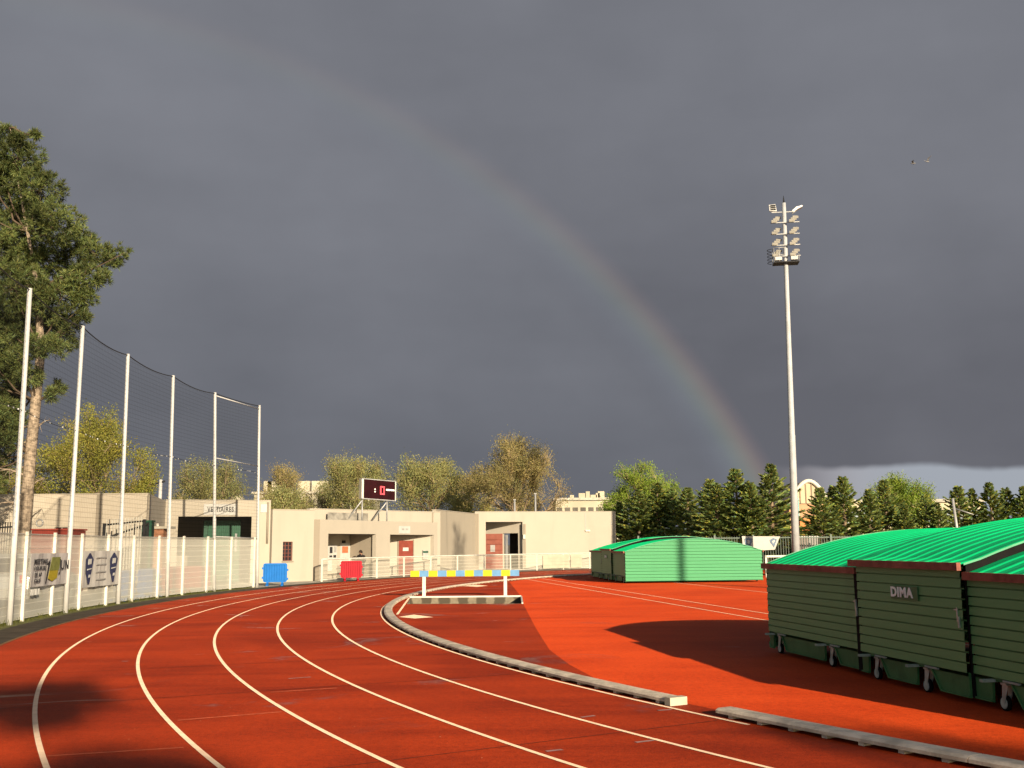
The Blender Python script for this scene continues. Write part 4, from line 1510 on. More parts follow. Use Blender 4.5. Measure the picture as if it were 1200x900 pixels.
p = at(58, 640, 40.6)
mr_ = thing('maroon_shed', 'low maroon shed against the block wall under the window', 'shed', (p.x, p.y, 0))
p0, p1 = at(36, 640, 40.2), at(79.5, 640, 40.2)
MB().box(((p0.x + p1.x) / 2, 41.0, 1.22), (p1.x - p0.x, 1.6, 2.44)).build('wall', M('maroon_sheet', (0.21, 0.035, 0.025), 0.6, 0.15, 2), mr_)
MB().box(((p0.x + p1.x) / 2, 41.0, 2.475), (p1.x - p0.x + 0.1, 1.7, 0.06)).build('roof', M('maroon_cap', (0.26, 0.05, 0.035), 0.6, 0.15, 2), mr_)
rp = at(46.5, 613.5, 41.2)
rg = MB()
rg.tube([(rp.x + 0.13 * math.cos(a), 41.2, rp.z + 0.13 * math.sin(a) + 0.02) for a in np.linspace(0, 2 * math.pi, 17)], 0.03, 6)
tag(rg.build('hose_ring', M_GALV), 'small grey ring resting on top of the maroon shed', 'ring')
# brick bin store between block building and wing
p0, p1 = at(176.5, 640, 44.6), at(190.5, 640, 44.6)
bs = thing('brick_pier', 'brown brick pier with grey cap beside the dark green gate', 'pier', ((p0.x + p1.x) / 2, 45, 0))
MB().box(((p0.x + p1.x) / 2, 45.1, 1.27), (p1.x - p0.x, 0.9, 2.54)).build('body', M('brown_brick', (0.27, 0.13, 0.075), 0.9, 0.25, 6, 0.4, 20), bs)
MB().box(((p0.x + p1.x) / 2 + 0.05, 45.1, 2.60), (p1.x - p0.x + 0.3, 1.1, 0.11)).build('cap', M_CONC, bs)

# gates and railings behind the fence
def railing(name, label, A, B, zt0, zt1, n, mat, mat2, cat='gate'):
    A, B = Vector(A[:2]), Vector(B[:2])
    mid = (A + B) / 2
    t = thing(name, label, cat, (mid.x, mid.y, 0))
    fr = MB()
    for p, z in ((A, zt0), (B, zt1)):
        fr.box((p.x, p.y, (z + 0.02) / 2), (0.09, 0.09, z))
    fr.build('post', mat, t)
    MB().bar((A.x, A.y, zt0 - 0.05), (B.x, B.y, zt1 - 0.05), 0.06).build('top_rail', mat, t)
    MB().bar((A.x, A.y, 0.30), (B.x, B.y, 0.30), 0.06).build('bottom_rail', mat, t)
    pk = MB()
    for i in range(1, n):
        q = A.lerp(B, i / n)
        zt_ = zt0 + (zt1 - zt0) * i / n
        pk.box((q.x, q.y - 0.045, zt_ / 2 + 0.18), (0.028, 0.028, zt_ - 0.1))
    pk.build('picket', mat2, t)
    return t
g1 = railing('picket_gate', 'dark railing gate with pale pickets standing open behind the mesh fence', at(121, 640, 37.6), at(168, 640, 39.2), 2.62, 2.80, 15, M_DARKM, M('grey_pickets', (0.50, 0.48, 0.42), 0.5, 0.1, 3))
g2 = railing('picket_gate', 'dark sloping gate leaf behind the pale pickets', at(119, 640, 36.6), at(172, 640, 41.0), 2.1, 2.72, 10, M_DARKM, M_DARKM)
p0, p1 = at(169, 640, 42.1), at(175.5, 640, 41.6)
gp = thing('gate_post', 'dark green solid gate post next to the brick pier', 'post', ((p0.x + p1.x) / 2, 41.9, 0))
MB().box(((p0.x + p1.x) / 2, 41.9, 1.38), (p1.x - p0.x, 0.25, 2.76)).build('post', M_GREENM, gp)
MB().box(((p0.x + p1.x) / 2, 41.9, 2.80), (p1.x - p0.x + 0.06, 0.31, 0.07)).build('cap', M_GREENM, gp)
railing('dark_railing', 'black railing fence at the far left behind the pine trunk', at(-30, 640, 39.0), at(17, 640, 39.0), 2.55, 2.62, 16, M_DARKM, M_DARKM, 'railing')

# ------------------------------------------------------------------ parked car behind the mesh fence
car = thing('parked_car', 'silver hatchback parked behind the banners on the mesh fence', 'car', (-14.9, 31.9, 0), R(93))
M_CAR = M('silver_car_paint', (0.46, 0.46, 0.44), 0.3, 0.05, 2, metal=0.3)
prof = [(-2.0, 0.30), (-2.05, 0.62), (-1.98, 0.95), (-1.80, 1.02), (-1.45, 1.50), (-1.10, 1.60), (0.30, 1.60), (0.62, 1.52), (1.22, 1.05), (1.85, 0.90), (2.05, 0.70), (2.05, 0.32)]
def car_ring(yf, prof_):
    return prof_
cb_ = MB()
nP_ = len(prof)
vs = []
for (yy, sx) in ((-0.86, 0.0), (-0.80, 0.0), (0.80, 0.0), (0.86, 0.0)):
    for (x, z) in prof:
        tum = 0.0
        yq = yy
        if abs(yy) > 0.82 and z > 1.0:
            yq = yy * (1 - 0.17 * (z - 1.0) / 0.6)
        elif z > 1.0:
            yq = yy * (1 - 0.17 * (z - 1.0) / 0.6)
        inset = 0.03 if abs(yy) > 0.82 else 0.0
        vs.append((x * (1 - inset * 0.3), yq, z - inset * (1 if z > 0.5 else -1)))
fs = []
for r_ in range(3):
    for i in range(nP_):
        j = (i + 1) % nP_
        fs.append((r_ * nP_ + i, r_ * nP_ + j, (r_ + 1) * nP_ + j, (r_ + 1) * nP_ + i))
fs.append(tuple(range(nP_)))
fs.append(tuple(3 * nP_ + i for i in range(nP_ - 1, -1, -1)))
cb_.add(vs, fs)
cb_.build('body', M_CAR, car, local=True)
for s in (-1, 1):
    for poly in ([(-1.42, 1.06), (-1.18, 1.48), (-0.42, 1.50), (-0.42, 1.06)], [(-0.34, 1.06), (-0.34, 1.50), (0.36, 1.48), (0.90, 1.08)]):
        mbw = MB()
        mbw.extrude([(x, s * (0.862 * (1 - 0.17 * (z - 1.0) / 0.6) + 0.004), z) for x, z in poly], (0, s * 0.006, 0))
        mbw.build('window', M_GLASS, car, local=True)
    for x in (-1.28, 1.30):
        wq = MB().tube([(x, s * 0.66, 0.31), (x, s * 0.885, 0.31)], [0.31, 0.31], 20).build('wheel', M_RUBBER_GAP, car, local=True)
        MB().tube([(x, s * 0.886, 0.31), (x, s * 0.895, 0.31)], [0.2, 0.17], 14).build('rim', M_CAST, wq, local=True)
    MB().box((2.02, s * 0.62, 0.78), (0.10, 0.34, 0.16)).build('headlight', M_PAPER, car, local=True)
    MB().box((-2.01, s * 0.70, 0.88), (0.08, 0.18, 0.22)).build('tail_light', M_BARRED, car, local=True)
MB().extrude([(0.66, -0.66, 1.52), (0.66, 0.66, 1.52), (1.22, 0.74, 1.09), (1.22, -0.74, 1.09)], (0.012, 0, 0.012)).build('windscreen', M_GLASS, car, local=True)
MB().extrude([(-1.50, -0.64, 1.46), (-1.50, 0.64, 1.46), (-1.80, 0.72, 1.08), (-1.80, -0.72, 1.08)], (-0.012, 0, 0.012)).build('rear_window', M_GLASS, car, local=True)

# ------------------------------------------------------------------ person in the first porch
def person(label, loc, rz, hair, coat, trousers, lean=0.1):
    t = thing('person', label, 'person', loc, rz)
    J = {'pel': (0, 0, 0.86), 'sp': (0, 0.03, 1.06), 'ch': (0, 0.10, 1.26), 'nk': (0, 0.14, 1.40), 'hd': (0, 0.19, 1.50), 'top': (0, 0.20, 1.59)}
    E_ = [('pel', 'sp'), ('sp', 'ch'), ('ch', 'nk'), ('nk', 'hd'), ('hd', 'top')]
    RAD = {'pel': 0.15, 'sp': 0.135, 'ch': 0.155, 'nk': 0.055, 'hd': 0.088, 'top': 0.07}
    for s, k in ((-1, 'l'), (1, 'r')):
        J.update({k + 'hip': (s * 0.09, 0, 0.80), k + 'kn': (s * 0.10, 0.05, 0.45), k + 'an': (s * 0.11, 0.0, 0.08), k + 'to': (s * 0.12, 0.16, 0.04),
                  k + 'sh': (s * 0.19, 0.10, 1.30), k + 'el': (s * 0.25, 0.08, 1.04), k + 'wr': (s * 0.18, 0.26, 0.92), k + 'ha': (s * 0.15, 0.33, 0.90)})
        RAD.update({k + 'hip': 0.10, k + 'kn': 0.065, k + 'an': 0.045, k + 'to': 0.04, k + 'sh': 0.07, k + 'el': 0.05, k + 'wr': 0.036, k + 'ha': 0.038})
        E_ += [('pel', k + 'hip'), (k + 'hip', k + 'kn'), (k + 'kn', k + 'an'), (k + 'an', k + 'to'), ('ch', k + 'sh'), (k + 'sh', k + 'el'), (k + 'el', k + 'wr'), (k + 'wr', k + 'ha')]
    keys = list(J)
    me = bpy.data.meshes.new('body')
    me.from_pydata([J[k] for k in keys], [(keys.index(a), keys.index(b)) for a, b in E_], [])
    o = bpy.data.objects.new('body', me)
    col.objects.link(o)
    sk = o.modifiers.new('skin', 'SKIN')
    for k, v in zip(keys, me.skin_vertices[0].data):
        v.radius = (RAD[k], RAD[k])
        v.use_root = (k == 'pel')
    ss = o.modifiers.new('sub', 'SUBSURF')
    ss.levels = 1
    ss.render_levels = 1
    dgr = bpy.context.evaluated_depsgraph_get()
    me2 = bpy.data.meshes.new_from_object(o.evaluated_get(dgr))
    bpy.data.objects.remove(o)
    me2.materials.clear()
    for q in (coat, trousers, hair[1]):
        me2.materials.append(q)
    for p in me2.polygons:
        z = p.center.z
        p.material_index = 2 if (z > 1.405 or (z < 0.95 and p.center.y > 0.27 and z > 0.7)) else (1 if z < 0.80 else 0)
        p.use_smooth = True
    o = bpy.data.objects.new('body', me2)
    col.objects.link(o)
    o.parent = t
    hm = MB()
    vs, fs = [], []
    n1, n2_ = 8, 14
    for i in range(n1 + 1):
        th = math.pi * 0.62 * i / n1
        for j in range(n2_):
            ph = 2 * math.pi * j / n2_
            vs.append((0.105 * math.sin(th) * math.cos(ph), 0.165 + 0.112 * math.sin(th) * math.sin(ph) , 1.515 + 0.125 * math.cos(th)))
    for i in range(n1):
        for j in range(n2_):
            fs.append((i * n2_ + j, i * n2_ + (j + 1) % n2_, (i + 1) * n2_ + (j + 1) % n2_, (i + 1) * n2_ + j))
    hm.add(vs, fs, True)
    hm.build('hair', hair[0], t, local=True)
    fc = MB().box((0, 0.283, 1.50), (0.022, 0.03, 0.035))
    for s in (-1, 1):
        fc.box((s * 0.03, 0.272, 1.525), (0.018, 0.012, 0.01))
    fc.build('nose_and_eyes', hair[1], t, local=True)
    return t
M_HAIR = M('dark_hair', (0.015, 0.011, 0.009), 0.6, 0.2, 9)
M_SKIN = M('skin', (0.36, 0.19, 0.12), 0.55, 0.1, 9)
pp = hit(435, E0, E1) + nE * 0.62
person('person with dark hair and dark coat in the shade at the right of the porch', (pp.x, pp.y, -0.12), R(165), (M_HAIR, M_SKIN), M('dark_coat', (0.02, 0.018, 0.018), 0.8, 0.2, 5), M('dark_trousers', (0.025, 0.025, 0.03), 0.8, 0.2, 5))

# ------------------------------------------------------------------ floodlight mast
def mast(label, base, top, rz):
    t = thing('floodlight_mast', label, 'floodlight', base, 0.0, 'floodlight masts')
    b, q = Vector((0, 0, 0)), Vector(top) - Vector(base)
    M_MAST = M('grey_mast_steel', (0.40, 0.41, 0.43), 0.5, 0.1, 2)
    MB().tube([b, b.lerp(q, 0.36), b.lerp(q, 0.362), b.lerp(q, 0.7), q], [0.225, 0.185, 0.172, 0.135, 0.115], 14).build('pole', M_MAST, t, local=True)
    MB().box((0, 0, 0.03), (0.7, 0.7, 0.06)).build('base_plate', M_GALV, t, local=True)
    MB().tube([q, q + Vector((0, 0, 0.45))], [0.06, 0.012], 6).build('spike', M_DARKM, t, local=True)
    ex = Vector((math.cos(rz), math.sin(rz), 0))
    ey = Vector((-ex.y, ex.x, 0))
    H = q.z
    def along(z):
        return b.lerp(q, z / H)
    rows = [H - 1.25, H - 1.95, H - 2.62, H - 3.28]
    for z in rows:
        c = along(z)
        MB().bar(c - ex * 0.82 - ey * 0.22, c + ex * 0.82 - ey * 0.22, 0.05).build('cross_arm', M_GALV, t, local=True)
        for s in (-1, 1):
            for k in range(3):
                # three floodlights stepped back and up behind one another
                cc = c + ex * (s * 0.50 + 0.02 + (k - 1) * 0.15) + ey * (-0.30 + 0.30 * k) + Vector((0, 0, 0.08 + 0.20 * k))
                lamp_at(t, cc, ex, ey)
    c = along(H - 0.55)
    MB().bar(c - ex * 0.72, c + ex * 0.62, 0.05).build('cross_arm', M_GALV, t, local=True)
    # tilted square floodlight at the top left, bright tilted one at the top right
    ob = MB()
    o1 = c - ex * 0.62 + Vector((0, 0, 0.30))
    ob.extrude([o1 + ex * 0.20 - ey * 0.05 + Vector((0, 0, -0.25)), o1 - ex * 0.22 - ey * 0.05 + Vector((0, 0, -0.2)), o1 - ex * 0.22 + ey * 0.1 + Vector((0, 0, 0.22)), o1 + ex * 0.16 + ey * 0.1 + Vector((0, 0, 0.25))], ey * 0.14)
    l1 = ob.build('lamp', M_POST, t, local=True)
    sl_ = MB()
    for k in range(3):
        sl_.box(o1 - ey * (0.06 - 0.03 * k) + Vector((0, 0, -0.12 + 0.13 * k)), (0.30, 0.03, 0.07), rz)
    sl_.build('louvre', M_DARKM, l1, local=True)
    o2 = c + ex * 0.78 + Vector((0, 0, 0.17))
    ob = MB()
    ob.extrude([o2 - ex * 0.28 + Vector((0, 0, -0.20)), o2 + ex * 0.02 + Vector((0, 0, 0.0)), o2 + ex * 0.30 + Vector((0, 0, 0.13)), o2 + ex * 0.27 + Vector((0, 0, 0.20)), o2 - ex * 0.05 + Vector((0, 0, 0.13)), o2 - ex * 0.30 + Vector((0, 0, -0.08))], ey * 0.4)
    ob.build('lamp', M('white_lamp_housing', (0.82, 0.82, 0.80), 0.35, 0.04, 3), t, local=True)
    # service platform with a guard rail at the foot of the lamp rows
    c = along(H - 3.66)
    pf = MB().box(c, (1.45, 0.8, 0.06), rz)
    pfo = pf.build('platform', M_DARKM, t, local=True)
    gr = MB()
    for sx in (-0.70, -0.40, 0.70):
        for sy in (-0.42, 0.42):
            a = c + ex * sx + ey * sy
            gr.tube([a, a + Vector((0, 0, 0.85 if sx < 0 else 0.45))], 0.022, 5)
    for zz in (0.42, 0.85):
        gr.tube([c - ex * 0.70 - ey * 0.42 + Vector((0, 0, zz)), c - ex * 0.1 - ey * 0.42 + Vector((0, 0, zz))], 0.022, 5)
        gr.tube([c - ex * 0.70 - ey * 0.42 + Vector((0, 0, zz)), c - ex * 0.70 + ey * 0.42 + Vector((0, 0, zz))], 0.022, 5)
    gr.build('guard_rail', M_GALV, t, local=True)
    cage = MB()
    for k in range(5):
        z0 = 0.05 + k * 0.19
        a = c - ex * 0.78 + Vector((0, 0, z0))
        cage.tube([a + ey * 0.3, a - ex * 0.22 + ey * 0.15, a - ex * 0.26, a - ex * 0.22 - ey * 0.15, a - ey * 0.3], 0.018, 5)
    cage.build('ladder_cage', M_DARKM, t, local=True)
    for s in (-0.45, 0.45):
        bx = c + ex * s - ey * 0.30 + Vector((0, 0, 0.20))
        MB().box(bx, (0.38, 0.28, 0.20), rz).build('gear_box', M_POST, t, local=True)
    return t
M_LAMPH = M('lamp_housing', (0.36, 0.34, 0.30), 0.45, 0.1, 4)
def lamp_at(t, c, ex, ey):
    mb = MB()
    zz = Vector((0, 0, 1))
    d = (ey * -0.8 - zz * 0.45).normalized()
    u = d.cross(ex)
    vs = []
    for (dd, sx, su) in ((0.15, 0.16, 0.055), (0.12, 0.17, 0.065), (-0.12, 0.12, 0.05), (-0.18, 0.07, 0.035)):
        for (a, b_) in ((-1, -1), (1, -1), (1, 1), (-1, 1)):
            vs.append(c + d * dd + ex * (sx * a) + u * (su * b_))
    fs = [(0, 1, 2, 3), (12, 15, 14, 13)]
    for r_ in range(3):
        for i in range(4):
            j = (i + 1) % 4
            fs.append((r_ * 4 + i, (r_ + 1) * 4 + i, (r_ + 1) * 4 + j, r_ * 4 + j))
    mb.add(vs, fs)
    return mb.build('lamp', M_LAMPH, t, local=True)
pb, pt_ = at(930, 650, 58.0), at(918.5, 238, 58.0)
pb.z = 0
pb.x = at(930.3, 648, 58.0).x + 0.10
mast('tall white floodlight mast with rows of lamps behind the mat covers', pb, pt_, R(-8))

# ------------------------------------------------------------------ right side fence, banner, rails
fr0, fr1 = xy(748, 62.5), xy(1300, 60.5)
rf = thing('bar_fence', 'grey green vertical bar fence in front of the conifers', 'fence', (at(900, 640, 62).x, 62, 0))
dR = (fr1 - fr0)
nbar = int(dR.length / 0.15)
M_FBAR = M('grey_green_bars', (0.065, 0.085, 0.072), 0.55, 0.15, 3)
pk = MB()
for i in range(nbar + 1):
    q = fr0.lerp(fr1, i / nbar)
    pk.box((q.x, q.y, 1.12), (0.045, 0.045, 1.96))
pk.build('bar', M_FBAR, rf)
rr = MB()
for zz in (0.35, 2.02):
    rr.bar((fr0.x, fr0.y - 0.05, zz), (fr1.x, fr1.y - 0.05, zz), 0.06)
rr.build('rail', M('pale_green_rail', (0.13, 0.165, 0.14), 0.55, 0.15, 3), rf)
npst = 12
for i in range(npst + 1):
    q = fr0.lerp(fr1, i / npst)
    MB().box((q.x, q.y - 0.09, 1.1), (0.10, 0.08, 2.2)).build('post', M('pale_green_rail', (0, 0, 0)), rf)
bn = thing('fence_banner', 'white banner with two blue crests hung on the bar fence', 'banner', (at(891, 640, 62).x, 61.8, 0.9))
def fp(px, py):
    v = at(px, py, 61.75)
    return (v.x, v.y, v.z)
MB().extrude([fp(869.5, 628.3), fp(914, 628.6), fp(908, 644.2), fp(871, 646)], (0, 0.02, 0)).build('sheet', M('white_banner', (0.45, 0.44, 0.41), 0.6, 0.05, 3), bn)
def fq(px, py):
    v = at(px, py, 61.74)
    return (v.x, 61.725, v.z)
MB().extrude([fq(872.5, 631.5), fq(877, 630), fq(881.5, 631.5), fq(881, 636), fq(879.5, 639.5), fq(874.5, 639), fq(873, 636)], (0, 0.012, 0)).build('crest', M_PALEBLUE, bn)
MB().extrude([fq(875.5, 633), fq(878.6, 633), fq(878.4, 637), fq(876, 637)], (0, -0.006, 0)).build('crest_mark', M_PAPER, bn)
MB().extrude([fq(902, 633), fq(906, 630.5), fq(910.5, 632), fq(909, 636), fq(907, 641.5), fq(905.5, 639), fq(903, 636)], (0, 0.012, 0)).build('crest', M_PALEBLUE, bn)
MB().extrude([fq(904.3, 634.6), fq(907.5, 632.4), fq(908.4, 634), fq(906, 637)], (0, -0.006, 0)).build('crest_mark', M_PAPER, bn)
wr0, wr1 = xy(897, 52.5), xy(1010, 54.0)
wr = thing('white_barrier_rail', 'low white rail between the two mat covers', 'railing', (at(925, 640, 53).x, 53, 0))
for i in range(6):
    q = wr0.lerp(wr1, i / 5)
    MB().box((q.x, q.y, 0.55), (0.10, 0.08, 1.1)).build('post', M_WHITE, wr)
for zz in (0.55, 1.05):
    MB().prism([wr0 + Vector((0, -0.09)), wr1 + Vector((0, -0.09)), wr1 + Vector((0, -0.045)), wr0 + Vector((0, -0.045))], zz - 0.05, zz + 0.05).build('rail', M_WHITE, wr)
tag(MB().prism([(14, 51), (60, 51), (60, 58), (14, 58)], 0.004, 0.30).build('long_jump_bank', M('reddish_bank', (0.28, 0.14, 0.09), 0.9, 0.2, 2)), kind='structure')
# slender leaning pole with an arm, right
p0, p1 = at(1124.5, 642, 60), at(1116.3, 584, 60)
lp = thing('leaning_pole', 'thin leaning grey pole with one arm in front of the right hand conifers', 'pole', (p0.x, 60.0, 0))
b0_ = p1 + (p0 - p1) * (p1.z / (p1.z - p0.z))
MB().tube([b0_, p1], [0.11, 0.08], 8).build('pole', M_GALV, lp)
q0, q1 = at(1119, 596, 60), at(1141, 603, 59.5)
MB().tube([q0, q1], [0.05, 0.03], 6).build('arm', M_GALV, lp)
# utility pole left
p1 = at(188.5, 562, 62)
up_ = thing('utility_pole', 'small pole with cross arm behind the block building roof', 'pole', (p1.x, 62, 0))
MB().tube([(p1.x, 62, 0), (p1.x, 62, p1.z)], [0.14, 0.10], 8).build('pole', M_POST, up_)
MB().bar((p1.x - 0.30, 62, p1.z - 0.25), (p1.x + 0.25, 62, p1.z - 0.1), 0.10).build('cross_arm', M_DARKM, up_)
for (px, pyt, lab) in ((603, 586, 'thin pale post standing in front of the ochre tree, the shorter one'), (627.3, 579, 'thin pale post standing in front of the ochre tree, the taller one')):
    q = at(px, pyt, 80)
    tt = thing('roof_post', lab, 'post', (q.x, 80, 0), 0, 'thin posts behind the clubhouse roof')
    MB().tube([(q.x, 80, 0), (q.x, 80, q.z)], 0.08, 6).build('post', M_GALV, tt)
    MB().box((q.x, 80, q.z + 0.03), (0.2, 0.2, 0.06)).build('cap', M_GALV, tt)

# ------------------------------------------------------------------ buildings in the distance
def slab_building(name, label, x0, x1, y, depth, h, mat, rows, cols, wmat, wsize, cat='building', roofmat=None):
    t = thing(name, label, cat, ((x0 + x1) / 2, y + depth / 2, 0))
    MB().box(((x0 + x1) / 2, y + depth / 2, h / 2), (x1 - x0, depth, h)).build('wall', mat, t)
    MB().box(((x0 + x1) / 2, y + depth / 2, h + 0.18), (x1 - x0 + 0.6, depth + 0.6, 0.34)).build('roof', roofmat or M_CONC, t)
    for r_ in range(rows):
        z = h - 1.6 - 2.8 * r_
        if z < 0.5:
            continue
        for c_ in range(cols):
            x = x0 + (x1 - x0) * (c_ + 0.5) / cols
            f_ = MB().box((x, y - 0.04, z), (wsize[0], 0.06, wsize[1])).build('window', wmat, t)
    return t
M_APT = M('pale_apartment_render', (0.42, 0.38, 0.29), 0.9, 0.12, 0.3)
M_APTW = M('dull_brown_window', (0.10, 0.09, 0.075), 0.4, 0.3, 0.4)  # one even dull brown for the distant panes
def X_(px, Y):
    return at(px, 640, Y).x
ap = slab_building('apartment_block', 'long pale apartment block with balconies behind the trees at left', X_(296, 150), X_(432, 150), 150, 12, 9.3, M_APT, 2, 13, M_APTW, (0.9, 1.5))
bal = MB()
for zz in (3.6, 6.4):
    bal.box(((X_(296, 150) + X_(432, 150)) / 2, 149.4, zz), (X_(432, 150) - X_(296, 150), 1.1, 0.9))
bal.build('balcony', M('pale_balcony', (0.50, 0.46, 0.36), 0.9, 0.1, 1), ap)
for px in (309, 316, 352, 371, 394):
    q = X_(px, 153)
    MB().box((q, 155, 9.3 + 0.34 + 0.9), (1.2 + 0.6 * (px % 3), 1.2, 1.8)).build('chimney', M_APT, ap)
ap1 = slab_building('apartment_block', 'low cream apartment block half hidden beyond the changing rooms', X_(205, 155), X_(300, 155), 155, 12, 8.2, M_APT, 2, 9, M_APTW, (0.9, 1.4))
for px in (246, 252, 272):
    q = X_(px, 158)
    MB().box((q, 160, 8.2 + 0.34 + 0.5), (1.6, 1.2, 1.0)).build('chimney', M_APT, ap1)
ap2 = slab_building('apartment_block', 'flat pale building with a row of chimneys right of the clubhouse', X_(652, 140), X_(735, 140), 140, 14, 7.6, M_APT, 2, 9, M_APTW, (0.7, 1.3))
for k, px in enumerate((672, 684, 691, 698, 703, 707)):
    q = X_(px, 143)
    MB().box((q, 145, 8.25 + 0.12 * (k % 3)), (0.55 + 0.35 * (k % 2), 0.8, 0.62 + 0.24 * (k % 3))).build('chimney', M_APT, ap2)
# arched sports hall
hall = thing('sports_hall', 'arched beige sports hall with orange panels behind the conifers', 'building', (X_(952, 108), 114, 0))
hx0, hx1 = X_(927, 108), X_(975, 108)
hw = hx1 - hx0
zs, zt2 = at(950, 590, 108).z, at(950, 563.5, 108).z
pts = [(hx0, 0), (hx1, 0)]
arcp = [(hx1 - hw * i / 16, zs + (zt2 - zs) * math.sin(math.pi * i / 16)) for i in range(17)]
MB().extrude([(x, 108, z) for x, z in [(hx0, zs - 0.01), (hx1, zs - 0.01)] + arcp[1:-1]], (0, 22, 0)).build('arched_gable', M('beige_hall_panels', (0.50, 0.40, 0.27), 0.7, 0.1, 0.6), hall)
MB().extrude([(hx0, 108, 0), (hx1, 108, 0), (hx1, 108, zs - 0.012), (hx0, 108, zs - 0.012)], (0, 22, 0)).build('wall', M('orange_hall_panels', (0.46, 0.26, 0.15), 0.7, 0.12, 0.35), hall)
rim = MB()
rim.tube([(x, 107.9, z) for x, z in arcp], 0.22, 6)
rim.build('arch_rim', M('white_hall_rim', (0.62, 0.58, 0.50), 0.6, 0.05, 2), hall)
jn = MB()
for i in range(1, 7):
    x = hx0 + hw * i / 7
    zz = zs + (zt2 - zs) * math.sin(math.acos(max(-1, min(1, 1 - 2 * i / 7))))
    jn.box((x, 107.95, (zs + zz) / 2), (0.10, 0.06, zz - zs))
for zz in (zs - 1.5, zs - 3.2, zs):
    jn.box(((hx0 + hx1) / 2, 107.95, zz), (hw, 0.06, 0.08))
jn.build('panel_joint', M('hall_joint', (0.26, 0.20, 0.14), 0.8, 0.1, 2), hall)
q = X_(935, 107.8)
MB().box((q, 107.9, 3.6), (0.7, 0.12, 5.5)).build('teal_strip', M('teal_strip', (0.16, 0.38, 0.40), 0.5, 0.1, 2), hall)
q = X_(944.5, 107.8)
MB().box((q, 107.9, 2.6), (1.6, 0.12, 3.2)).build('orange_door', M('bright_orange_panel', (0.55, 0.20, 0.06), 0.6, 0.1, 2), hall)
cb2 = slab_building('school_building', 'long low cream building showing between the right hand conifers', X_(976, 112), X_(1155, 112), 112, 14, 5.9, M('cream_school_render', (0.48, 0.42, 0.30), 0.9, 0.1, 0.4), 1, 16, M('pale_blue_pane', (0.22, 0.27, 0.30), 0.3, 0.2, 1), (1.4, 1.6))
# grey bins beside the mast
for (px, lab, gcol) in ((940, 'grey container behind the bar fence nearest the floodlight mast', (0.20, 0.17, 0.15)), (951.5, 'grey container behind the bar fence beside a dark conifer', (0.25, 0.24, 0.22))):
    q = at(px, 640, 63.6)
    bb = thing('waste_container', lab, 'container', (q.x, 63.6, 0), 0, 'containers by the floodlight mast')
    MB().prism([(q.x - 0.30, 63.3), (q.x + 0.30, 63.3), (q.x + 0.30, 63.9), (q.x - 0.30, 63.9)], 1.25, 2.05).build('body', M('container_grey_%d' % px, gcol, 0.6, 0.15, 3), bb)
    for s in (-0.2, 0.2):
        MB().box((q.x + s, 63.6, 0.62), (0.12, 0.4, 1.24)).build('leg', M_DARKM, bb)
    MB().box((q.x, 63.6, 2.08), (0.68, 0.68, 0.05)).build('lid', M_GALV, bb)

# ------------------------------------------------------------------ trees
def quads_mesh(name, P, tint):
    """P: (n,4,3) quads, tint: (n,3)"""
    n = len(P)
    me = bpy.data.meshes.new(name)
    me.vertices.add(4 * n)
    me.vertices.foreach_set('co', P.reshape(-1).astype(np.float32))
    me.loops.add(4 * n)
    me.loops.foreach_set('vertex_index', np.arange(4 * n, dtype=np.int32))
    me.polygons.add(n)
    me.polygons.foreach_set('loop_start', np.arange(0, 4 * n, 4, dtype=np.int32))
    me.polygons.foreach_set('loop_total', np.full(n, 4, dtype=np.int32))
    ca = me.color_attributes.new('tint', 'FLOAT_COLOR', 'POINT')
    c = np.ones((n, 4, 4), np.float32)
    c[:, :, :3] = tint[:, None, :]
    ca.data.foreach_set('color', c.reshape(-1))
    me.update()
    me.validate()
    return me
def unit(v):
    return v / np.maximum(np.linalg.norm(v, axis=-1, keepdims=True), 1e-9)
def leaf_quads(c, axis, length, width, g):
    """diamond leaves centred on c, long side along axis"""
    n = len(c)
    a = unit(axis)
    r_ = unit(g.normal(size=(n, 3)))
    b = unit(np.cross(a, r_))
    L_ = np.broadcast_to(np.asarray(length), (n,))[:, None]
    W_ = np.broadcast_to(np.asarray(width), (n,))[:, None]
    P = np.stack([c - a * L_ / 2, c + b * W_ / 2, c + a * L_ / 2, c - b * W_ / 2], 1)
    return P
def tints(n, g, lo=0.55, hi=1.4, hue=0.18):
    v = g.uniform(lo, hi, size=(n, 1))
    h = g.normal(0, hue, size=(n, 1))
    return np.clip(np.concatenate([v * (1 + h), v, v * (1 - 0.5 * h)], 1), 0.05, 2.5)
def link_mesh(name, me, mat, parent):
    me.materials.append(mat)
    o = bpy.data.objects.new(name, me)
    col.objects.link(o)
    o.parent = parent
    return o
def curve_pts(a, b, bend, n, g):
    a, b = np.array(a, float), np.array(b, float)
    t_ = np.linspace(0, 1, n)[:, None]
    mid = np.array(bend, float)
    p = (1 - t_) ** 2 * a + 2 * t_ * (1 - t_) * ((a + b) / 2 + mid) + t_ ** 2 * b
    j = g.normal(0, 0.02 * np.linalg.norm(b - a), size=p.shape)
    j[0] = 0
    return p + j
